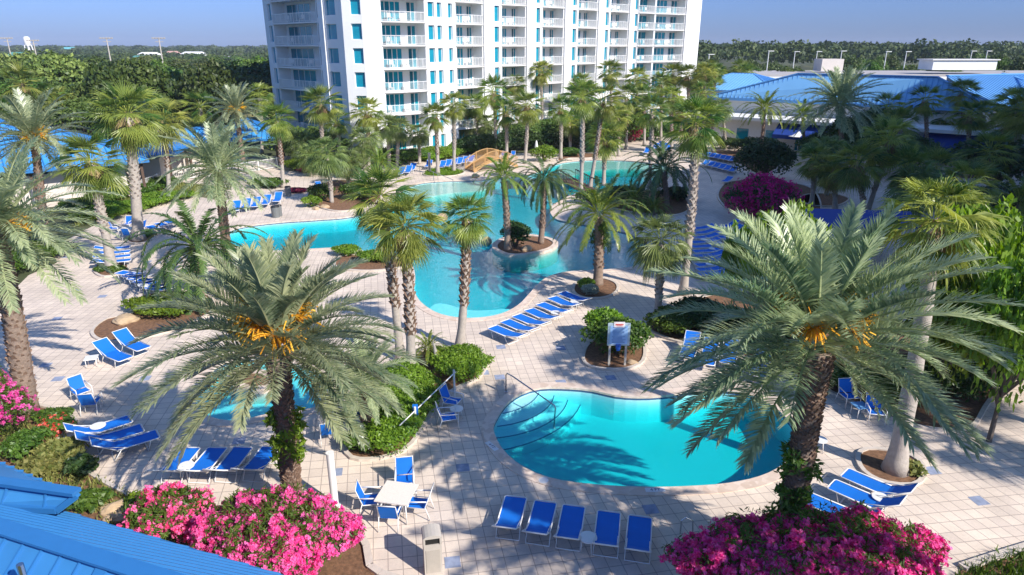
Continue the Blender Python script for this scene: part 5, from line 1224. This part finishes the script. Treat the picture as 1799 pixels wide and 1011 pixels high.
def square_table(px, py, rz, s, label):
    p = g(px, py, .72); r = empty('square_table', (p.x, p.y, 0), rz); tag(r, label, 'table')
    m = MB(); m.box((0, 0, .715), (s, s, .035)); o = m.build('table_top', M_tabletop, r)
    for a in (-1, 1):
        for b in (-1, 1): tube_part(r, 'leg', [[(a * s * .42, b * s * .42, .70), (a * s * .44, b * s * .44, 0)]], .02)
    tube_part(r, 'apron', [[(-s*.45,-s*.45,.68),(s*.45,-s*.45,.68),(s*.45,s*.45,.68),(-s*.45,s*.45,.68),(-s*.45,-s*.45,.68)]], .012)
square_table(697, 866, R(-12), 1.0, 'square pale dining table at the bottom centre with four blue chairs')
chair(711, 843, (.15, -1), 'blue dining armchair on the far side of the square table', 'chairs at the square table'); chair(654, 878, (1, .12), 'blue dining armchair left of the square table', 'chairs at the square table')
chair(735, 884, (-1, .1), 'blue dining armchair right of the square table', 'chairs at the square table'); chair(687, 901, (.1, 1), 'blue dining armchair on the near side of the square table', 'chairs at the square table')
chair(796, 705, (.9, -.35), 'farther of the two blue armchairs beside the hedge'); chair(788, 733, (.9, .2), 'nearer of the two blue armchairs beside the hedge')
chair(577, 757, (-.3, .95), 'blue armchair with its back to the curved bed, facing the wading pool'); chair(617, 732, (-.6, .8), 'blue armchair beside the small date palm facing the wading pool')
chair(1492, 696, (.1, -1), 'left shaded armchair of the pair near the grey trunk'); chair(1538, 724, (-.2, -1), 'right armchair of the pair near the grey trunk')
square_t = g(1512, 712, .45); m = MB()
r = empty('low_table', (square_t.x, square_t.y, 0), R(10)); tag(r, 'small blue square table between the two right armchairs', 'table'); m.box((0, 0, .44), (.5, .5, .03)); m.build('table_top', plain('blue_table', (.12, .30, .55), .4), r)
for a in (-.2, .2):
    for b in (-.2, .2): tube_part(r, 'leg', [[(a, b, .43), (a, b, 0)]], .015)
chair(143, 688, (.8, -.6), 'blue armchair on the left deck, farther of two'); chair(160, 706, (-.2, 1), 'blue armchair on the left deck, nearer of two')
p = g(150, 700, .4); r = empty('footstool', (p.x + .3, p.y - .1, 0), R(30)); tag(r, 'blue sling footstool between the left armchairs', 'footstool'); sling(r, 'seat', (.25, .38), (-.25, .38), .5)
for a in (-.25, .25): tube_part(r, 'leg', [[(a, .25, .38), (a, .25, 0)], [(a, -.25, .38), (a, -.25, 0)], [(a, .25, .38), (a, -.25, .38)]], .015)
p = g(160, 628, .42); r = empty('low_table', (p.x, p.y, 0), R(20)); tag(r, 'low white table left of the lounger pair by the rock bed', 'table'); m = MB(); m.box((0, 0, .40), (.5, .5, .03)); m.build('table_top', M_whitemetal, r)
for a in (-.2, .2):
    for b in (-.2, .2): tube_part(r, 'leg', [[(a, b, .40), (a, b, 0)]], .015)
square_table(223, 402, R(5), .95, 'pale square table behind the pale fan palm, with blue chairs')
for px, py, d, lab in [(202,402,(1,.1),'left'),(246,400,(-1,0),'right'),(226,412,(0,1),'near'),(224,394,(0,-1),'far')]: chair(px, py, d, 'blue armchair at the %s side of the far left dining table' % lab, 'chairs at the far left table')
for px, lab in ((884, 'left'), (901, 'right')): chair(px, 274, (-.2, -1), 'blue garden chair behind the bridge, the %s of two' % lab)
chair(560, 330, (.4,-1), 'blue chair in the shade by the far path'); chair(1395, 235, (-.6,-1), 'blue chair before the white wall of the hall')

# ---- pool handrail
r = empty('pool_handrail', g(889, 690)); tag(r, 'steel handrail reaching over the curved steps of the small pool', 'handrail'); o = r.location
a = g(889, 690); b = g(973, 752, -.45); z = .88
m = MB(); m.tube([a - o, a - o + Vector((0,0,z - .1)), a - o + Vector((.05, -.06, z)), (a - o).lerp(b - o, .15) + Vector((0,0,z + .05)), b - o + Vector((0,0,.95)), b - o + Vector((.04,-.03,.85)), b - o], .028, 8); m.build('rail', M_steel, r, smooth=True)
m = MB(); m.tube([(a - o) + Vector((0,0,.0)), (a-o) + Vector((0,0,.03))], .07, 12); m.build('base_flange', M_steel, r)
for (px, py, lab) in ((738, 308, 'left'), (762, 318, 'right')):
    a = g(px, py); r = empty('beach_handrail', a); tag(r, 'thin steel handrail at the beach entry, %s one' % lab, 'handrail'); m = MB(); m.tube([(0,0,0),(0,0,.9),(2.2,-2.6,.6),(2.2,-2.6,-.2)], .03, 6); m.build('rail', M_steel, r)
a = g(1195, 938); r = empty('spa_ladder_rail', a); tag(r, 'small looped steel rail beside the right pink oleander', 'handrail'); m = MB(); m.tube([(0,0,0),(0,0,.45),(.12,.0,.55),(.3,-.05,.5),(.34,-.05,0)], .022, 8); m.build('rail', M_steel, r)
# ---- white bollard lamp
a = g(589, 889); r = empty('bollard_column', a); tag(r, 'tall plain white column standing alone on the deck by the left oleander', 'column'); m = MB(); m.disc((0,0), .11, 0, 1.82, 20); m.build('column', M_whitemetal, r, smooth=False); m = MB(); m.disc((0,0), .12, 1.82, 1.86, 20); m.build('cap', M_whitemetal, r)
m = MB(); m.disc((0,0), .17, 0, .03, 20); m.build('base_plate', M_whitemetal, r)
# ---- litter bin
a = g(761, 1000); r = empty('litter_bin', a, R(12)); tag(r, 'beige litter bin with open sides at the bottom centre', 'litter bin'); m = MB()
m.box((0, 0, .48), (.46, .46, .96)); m.build('body', M_tan, r)
m = MB(); vs = []
for y in (-.245, .245):
    for k in range(9):
        t = math.pi * k / 8; vs.append((-.245 * math.cos(t), y, 1.16 + .10 * math.sin(t)))
    
m.add(vs, [tuple(range(9)), tuple(range(9, 18))[::-1]] + [(k, k + 1, k + 10, k + 9) for k in range(8)] + [(0, 9, 17, 8)]); m.build('lid', M_tan, r)
for sx in (-1, 1):
    for sy in (-1, 1): m = MB(); m.box((sx * .21, sy * .21, 1.06), (.05, .05, .20)); m.build('lid_post', M_tan, r)
m = MB(); m.box((0, 0, 1.05), (.38, .38, .18)); m.build('opening', M_black, r)
m = MB(); m.box((0, -.236, .45), (.36, .012, .72)); m.build('door', plain('bin_door', (.44, .39, .33), .6), r)
for px, py, lab, s in ((485, 382, 'round grey litter bin beside the left pool arm loungers', .5), (492, 380, 'black tray stand behind the round grey bin', .3), (507, 345, 'dark square litter bin on the far left path', .4)):
    a = g(px, py); r = empty('litter_bin', a); tag(r, lab, 'litter bin'); m = MB(); m.disc((0,0), s * .6, 0, .85, 16, s * .68); m.build('body', plain('grey_bin', (.16, .17, .17), .6), r); m = MB(); m.disc((0,0), s * .72, .85, .93, 16, s * .6); m.build('lid', M_black, r)
# ---- pool rules sign
a = g(1069, 642); b = g(1098, 645); r = empty('pool_rules_sign', (a + b) / 2); tag(r, 'framed pool rules sign on two posts in the small planted island', 'sign'); o = Vector(r.location)
xa = (a - o).x; xb = (b - o).x
for x in (xa, xb): m = MB(); m.box((x, 0, 1.0), (.09, .09, 2.0)); m.build('post', plain('grey_post', (.48, .44, .38), .7), r)
w = xb - xa + .26; m = MB(); m.box((0, -.06, 1.52), (w, .05, 1.02)); bd = m.build('board', plain('sign_frame', (.42, .52, .56), .5), r)
m = MB(); m.box((0, -.09, 1.50), (w - .2, .012, .84)); pn_ = m.build('notice', plain('pale_blue_sheet', (.38, .58, .85), .3), bd)
rg = random.Random(3); m = MB()
for k in range(13):
    wd_ = (w - .36) * rg.uniform(.6, 1.0); m.box(((wd_ - (w - .36)) / 2 * .6, -.099, 1.84 - k * .056), (wd_, .004, .016))
m.build('printed_lines', plain('sign_ink', (.03, .10, .35), .6), pn_)
m = MB(); m.box((0, -.10, 1.98), (.46, .02, .24)); tp = m.build('heading_plate', plain('pale_pink_plate', (.82, .74, .72), .5), bd)
m = MB(); m.box((0, -.112, 1.99), (.34, .004, .05)); m.box((0, -.112, 1.93), (.26, .004, .03)); m.build('red_lettering', plain('sign_red', (.6, .06, .05), .6), tp)
m = MB(); m.tube([(0, -.10, .88), (0, -.10, 1.06)], .11, 14); m.box((0, -.1, .84), (.14, .1, .1)); m.build('blue_box', plain('blue_box_paint', (.02, .15, .6), .4), bd)
# ---- hook pole on stands above the hedge
a = g(702, 748, 1.0); b = g(800, 654, 1.2); r = empty('rescue_pole', (a.x, a.y, 0)); tag(r, 'long white rescue pole on stands above the clipped hedge', 'pole'); o = Vector(r.location)
m = MB(); m.tube([a - o, b - o], .022, 8); m.build('pole', M_whitemetal, r)
for t in (.25, .97):
    q = (a - o).lerp(b - o, t); m = MB(); m.tube([(q.x, q.y, 0), (q.x, q.y, q.z + .15)], .04, 8); m.build('stand', M_whitemetal, r)
q = (a - o).lerp(b - o, .25); m = MB(); m.box((q.x, q.y + .08, q.z - .02), (.18, .1, .42)); m.build('blue_holder', M_sling, r)
# ---- driftwood post and rocks
a = g(768, 652); r = MB(); r.tube([(0,0,0), (-.02,0,.8), (-.12,.02,1.35)], [.12,.09,.03], 8); o = r.build('driftwood_post', plain('grey_driftwood', (.36, .33, .30), .9, var=.3, bump=.8), None, a); tag(o, 'grey weathered driftwood post beside the cycad', 'post')
def rock(px, py, s, label, sz=.5):
    p = g(px, py); rng = random.Random(int(px)); bm = bmesh.new(); bmesh.ops.create_icosphere(bm, subdivisions=3, radius=1)
    for v in bm.verts:
        n = 1 + .16 * math.sin(v.co.x * 3 + px) + .12 * math.cos(v.co.y * 4 + py) + .05 * math.sin(v.co.z * 9) + rng.uniform(-.02, .02); v.co = Vector((v.co.x * s * n, v.co.y * s * .8 * n, v.co.z * s * sz * n))
    me = bpy.data.meshes.new('rock'); bm.to_mesh(me); bm.free(); me.materials.append(M_rock); o = link('rock', me, None, (p.x, p.y, s * sz * .4)); o.rotation_euler = (0, 0, rng.uniform(0, 3)); tag(o, label, 'rock', 'landscape rocks')
for px, py, s, lab in [(212,898,.42,'large sandstone boulder at the roof edge beside the pale oleander'),(206,913,.3,'smaller sandstone boulder below the large one at the roof edge'),(186,896,.22,'small sandstone rock left of the boulders at the roof edge'),(222,565,.75,'flat pale rock in the left bed before the green mound'),(1112,640,.25,'brown rock at the right foot of the sign bed'),
        (855,428,.5,'pale rock at the left tip of the pool island'),(775,385,.55,'pale rock rising from the pool beside the tall skirted palm'),(570,366,.4,'pale rock at the foot of the bushy palm'),(556,368,.3,'small pale rock in the bushy palm bed'),(925,441,.45,'flat rock on the pool island front'),(800,632,.2,'pale stone at the far end of the hedge bed'),
        (835,312,.5,'pale rock under the left end of the bridge'),(70,775,.15,'small stone in the left mulch bed')]: rock(px, py, s, lab, .3 if s > .7 else .55)
p = g(860, 600)
# ---- wooden footbridge
a = g(838, 303); b = g(905, 296); r = empty('footbridge', (a + b) / 2); tag(r, 'arched tan wooden footbridge over the pool neck', 'bridge'); o = Vector(r.location); d = (b - a).normalized(); L = (b - a).length * 1.15; n_ = Vector((-d.y, d.x, 0)) * 2.0
def arch(t): return .15 + 1.0 * math.sin(math.pi * min(1, max(0, t)))
m = MB(); N = 16
for k in range(N * 2):
    t = (k + .5) / (N * 2); c = d * (t - .5) * L; m.box((c.x + n_.x / 2, c.y + n_.y / 2, arch(t)), (L / N / 2 - .01, 2.1, .06), math.atan2(d.y, d.x))
m.build('planks', M_wood, r)
for s in (0, 1):
    m = MB(); 
    for k in range(N):
        p_, q_ = [d * (t - .5) * L + n_ * s + Vector((0, 0, arch(t))) for t in (k / N, (k + 1) / N)]
        m.seg(p_ + Vector((0,0,1.0)), q_ + Vector((0,0,1.0)), .12, .07); m.seg(p_ + Vector((0,0,.12)), q_ + Vector((0,0,.12)), .05, .09); m.seg(p_ - Vector((0,0,.08)), q_ - Vector((0,0,.08)), .08, .22)
        if k % 4 == 0: m.seg(p_, p_ + Vector((0,0,1.08)), .12, .12, (1,0,0))
        for j in range(3): c = p_.lerp(q_, j / 3); m.seg(c + Vector((0,0,.12)), c + Vector((0,0,1.0)), .035, .035, (1,0,0))
    m.build('railing', M_wood, r)
a = g(985, 322); b = g(1012, 338); r = empty('dark_footbridge', (a + b) / 2); tag(r, 'dark wooden footbridge in the shade by the lagoon palms', 'bridge'); d = (b - a).normalized(); L = (b - a).length * 1.3; n_ = Vector((-d.y, d.x, 0)) * 1.8
m = MB(); m.box((n_.x/2, n_.y/2, .25), (L, 1.8, .1), math.atan2(d.y, d.x)); m.build('planks', M_darkwood, r)
for s in (0, 1):
    m = MB(); p_ = -d * L / 2 + n_ * s; q_ = d * L / 2 + n_ * s; m.seg(p_ + Vector((0,0,1.2)), q_ + Vector((0,0,1.2)), .1, .08)
    for k in range(13): c = p_.lerp(q_, k / 12); m.seg(c + Vector((0,0,.2)), c + Vector((0,0,1.2)), .05, .05, (1,0,0))
    m.build('railing', M_darkwood, r)
# ---- furled umbrella, pale post, life ring post
a = g(942, 284); r = empty('furled_umbrella', a); tag(r, 'furled white umbrella right of the wooden bridge', 'umbrella'); m = MB(); m.tube([(0,0,.0),(0,0,2.5)], .03, 8); m.build('pole', M_whitemetal, r); m = MB(); m.tube([(0,0,.75),(0,0,1.1),(0,0,1.8),(0,0,2.35),(0,0,2.5)], [.16,.24,.2,.1,.02], 10); m.build('canopy', M_white, r, smooth=True)
a = g(755, 304); r = empty('pale_post', a); m = MB(); m.tube([(0,0,0),(0,0,2.1)], .14, 10); m.build('post', M_tan, r); m = MB(); m.disc((0,0), .17, 2.1, 2.16, 12); m.build('cap', M_tan, r); tag(r, 'short pale round post at the beach entry', 'post')
# ---- blue fabric canopy right of centre
q = [g(*p, 2.6) for p in ((1395,366),(1600,372),(1612,398),(1540,402),(1400,396))]; c = sum(q, Vector()) / 5
r = empty('blue_canopy', (c.x, c.y, 0)); tag(r, 'bright blue flat canopy behind the right date palm crown', 'canopy')
m = MB(); m.prism([(p.x - c.x, p.y - c.y) for p in q], 2.5, 2.62); m.build('roof', M_awning, r)
for p in q: m = MB(); v = (p - c) * .95; m.tube([(v.x, v.y, 0), (v.x, v.y, 2.5)], .06, 8); m.build('post', M_whitemetal, r)
# ---- round spa with fence and small umbrellas by the hall
a = g(1330, 250); r = empty('round_spa', a); tag(r, 'round raised spa with white fence before the conference building', 'spa')
m = MB(); m.disc((0,0), 2.6, 0, .5, 32); m.build('wall', M_kerb, r); m = MB(); m.disc((0,0), 2.2, .5, .52, 32); m.build('water', plain('spa_water', (.02, .07, .16), .08), r)
m = MB()
for k in range(60):
    t = 2 * math.pi * k / 60; m.box((3.6 * math.cos(t), 3.6 * math.sin(t), .5), (.05, .05, 1.0), t)
pp = [(3.6 * math.cos(2*math.pi*k/40), 3.6 * math.sin(2*math.pi*k/40), 1.0) for k in range(41)]; m.tube(pp, .04, 5, False); m.build('fence', M_whitemetal, r)
for px, py, col, lab in ((1312,232,'blue','blue patio umbrella beside the feather palm at the hall'),(1400,268,'white','white patio umbrella below the dark hall tree'),(1418,270,'blue','blue patio umbrella below the dark hall tree'),(1618,288,'white','white patio umbrella in the shaded court')):
    a = g(px, py); r = empty('patio_umbrella', a); tag(r, lab, 'umbrella'); m = MB(); m.disc((0,0), 1.5, 2.1, 2.75, 8, .05); m.build('canopy', M_awning if col == 'blue' else M_white, r); m = MB(); m.tube([(0,0,0),(0,0,2.2)], .04, 6); m.build('pole', M_whitemetal, r)
# ---- white railings by the pavilions
def fence(L, label, h=1.1, post=2.0):
    P = [g(*p) for p in L]; r = empty('railing_fence', P[0]); tag(r, label, 'fence'); o = P[0]; m = MB(); pm = MB()
    for a, b in zip(P, P[1:]):
        a = a - o; b = b - o; n = int((b - a).length / .16)
        m.seg(a + Vector((0,0,h)), b + Vector((0,0,h)), .06, .06); m.seg(a + Vector((0,0,.12)), b + Vector((0,0,.12)), .05, .05)
        for k in range(n): c = a.lerp(b, k / n); m.box((c.x, c.y, h / 2), (.035, .035, h - .1))
        k = max(1, int((b - a).length / post))
        for i in range(k + 1): c = a.lerp(b, i / k); pm.box((c.x, c.y, h / 2 + .05), (.1, .1, h + .1))
    m.build('pickets', M_whitemetal, r); pm.build('posts', M_whitemetal, r)
fence([(140,362),(230,345),(300,318)], 'white picket railing before the left clubhouse'); fence([(300,318),(420,306),(520,290),(560,283)], 'white picket railing below the pyramid roof beside the tower')
# ---- far things: masts, water tower, houses, car park lamps
for px, pt, Y, lab in ((12,68,260,'sports light mast at the far left edge'),(58,72,250,'sports light mast right of the water tower'),(187,68,240,'tallest sports light mast with crossbar'),(279,68,235,'sports light mast nearest the hotel tower')):
    t = ray(px, pt, Y); r = empty('light_mast', (t.x, Y, 0)); tag(r, lab, 'light mast', 'sports light masts'); m = MB(); m.tube([(0,0,0),(0,0,t.z)], [.28,.16], 8); m.build('mast', M_tan, r); m = MB(); m.box((0,0,t.z), (4.2,.2,.2)); m.box((0,0,t.z-1.0), (2.6,.2,.2))
    for k in range(-2, 3): m.box((k * .95, -.2, t.z + .15), (.5,.4,.4))
    m.build('lamp_bar', M_tan, r)
t = ray(46, 66, 900); r = empty('water_tower', (t.x, 900, 0)); tag(r, 'white water tower on the left horizon', 'water tower'); m = MB(); m.tube([(0,0,t.z-11),(0,0,t.z-9),(0,0,t.z-.5),(0,0,t.z+1)], [2.4,3.6,3.6,2], 16); m.build('tank', M_white, r, smooth=True)
m = MB()
for k in range(6): a_ = k * 1.047; m.tube([(6*math.cos(a_),6*math.sin(a_),0),(4*math.cos(a_),4*math.sin(a_),t.z-9)], .6, 6)
m.tube([(0,0,0),(0,0,t.z-8)], 1.5, 8); m.build('legs', M_white, r)
def house(px, py, Y, w, d, h, rmat, wmat, label, rz=0):
    t = ray(px, py, Y); r = empty('house', (t.x, Y, 0), rz); tag(r, label, 'house'); zt = max(4.5, t.z); m = MB(); m.box((0,0,(zt-h)/2), (w-1,d-1,zt-h)); m.build('wall', wmat, r)
    m = MB(); vs = [(-w/2,-d/2,zt-h),(w/2,-d/2,zt-h),(w/2,d/2,zt-h),(-w/2,d/2,zt-h),(-w/2+d*.3,0,zt),(w/2-d*.3,0,zt)]; m.add(vs, [(0,1,5,4),(1,2,5),(2,3,4,5),(3,0,4),(3,2,1,0)]); m.build('roof', rmat, r)
    for k in range(3): m = MB(); m.box((-w*.3 + k*w*.3, -d/2+.48, (zt-h)*.55), (1.4,.1,1.5)); m.build('window', M_doorglass, r)
M_shin = plain('pale_shingle', (.50, .47, .43), .8); M_brick = plain('pink_wall', (.55, .32, .27), .8)
for a_ in ((132,125,165,6,6,2.4,M_teal,plain('aqua_wall',(.40,.62,.62),.7),'two storey house with teal roof among the left trees',R(30)),(3,128,150,5,6,1.6,M_teal,M_white,'teal roof cut by the left edge',0),
    (30,92,420,12,10,3,plain('green_roof',(.10,.28,.24),.5),M_white,'green roofed house with white gable at the far left',R(15)),(245,98,450,13,9,3,plain('green_roof',(.10,.28,.24),.5),M_shin,'long green roofed house in the left distance',R(-10)),
    (212,128,230,10,8,1.5,M_shin,M_brick,'low brown roofed house behind the left oaks',0),(303,90,600,13,9,3,M_brick,M_brick,'pink house on the left horizon',0),(340,91,600,20,9,2,M_white,M_white,'long white house on the left horizon',0),(412,95,560,16,9,2,M_white,M_white,'white roofed house near the tower on the horizon',0),
    (122,83,1100,26,18,3,M_teal,M_shin,'pale green roofed hall on the left horizon',0),(168,117,260,10,8,2,plain('dark_shingle',(.09,.09,.10),.8),M_brick,'dark roofed house among the left trees',0),(262,92,520,16,9,2,M_white,M_shin,'white roofed shed in the left distance',0),(28,107,300,10,8,2,M_shin,M_shin,'small grey roofed house at the far left',0)): house(*a_)
for i, (px, pt, Y) in enumerate([(1246,96,170),(1351,90,175),(1397,91,190),(1436,91,190),(1479,90,180),(1558,91,185),(1593,91,180),(1708,90,195),(1735,90,190)]):
    t = ray(px, pt, Y); r = empty('parking_lamp', (t.x, Y, 0)); tag(r, 'white car park lamp post behind the hall, %s from the left' % ORD[i], 'street lamp', 'car park lamps'); m = MB(); m.tube([(0,0,0),(0,0,t.z)], [.16,.10], 8); m.build('pole', M_whitemetal, r); m = MB(); m.box((.5,0,t.z), (1.4,.4,.16)); m.build('lamp_head', M_whitemetal, r)
sheet('car_park', [(x, y) for x, y in ((60,176),(190,176),(240,235),(55,225))], [], -.006, M_asphalt)
sheet('lawn', [(-75,128),(-42,128),(-42,155),(-78,155)], [], -.006, plain('dry_lawn', (.30, .27, .10), .95, var=.2, scale=.3))
print('objects', len(bpy.data.objects), 'polys', sum(len(m.polygons) for m in bpy.data.meshes))

for o in bpy.data.objects:
    if 'label' in o and len(o['label'].split()) > 16: print('LONG', o['label'])

# ================================================================ AIR
hm = bpy.data.materials.new('haze'); hm.use_nodes = True; t = hm.node_tree; t.nodes.remove(t.nodes['Principled BSDF'])
pv = t.nodes.new('ShaderNodeVolumePrincipled'); pv.inputs['Color'].default_value = (.72, .82, 1, 1); pv.inputs['Density'].default_value = .00016
t.links.new(pv.outputs[0], t.nodes['Material Output'].inputs['Volume'])
m = MB(); m.box((0, 1200, 18), (5200, 3000, 44)); me = m.mesh('haze', hm); tag(link('haze', me), kind='stuff')
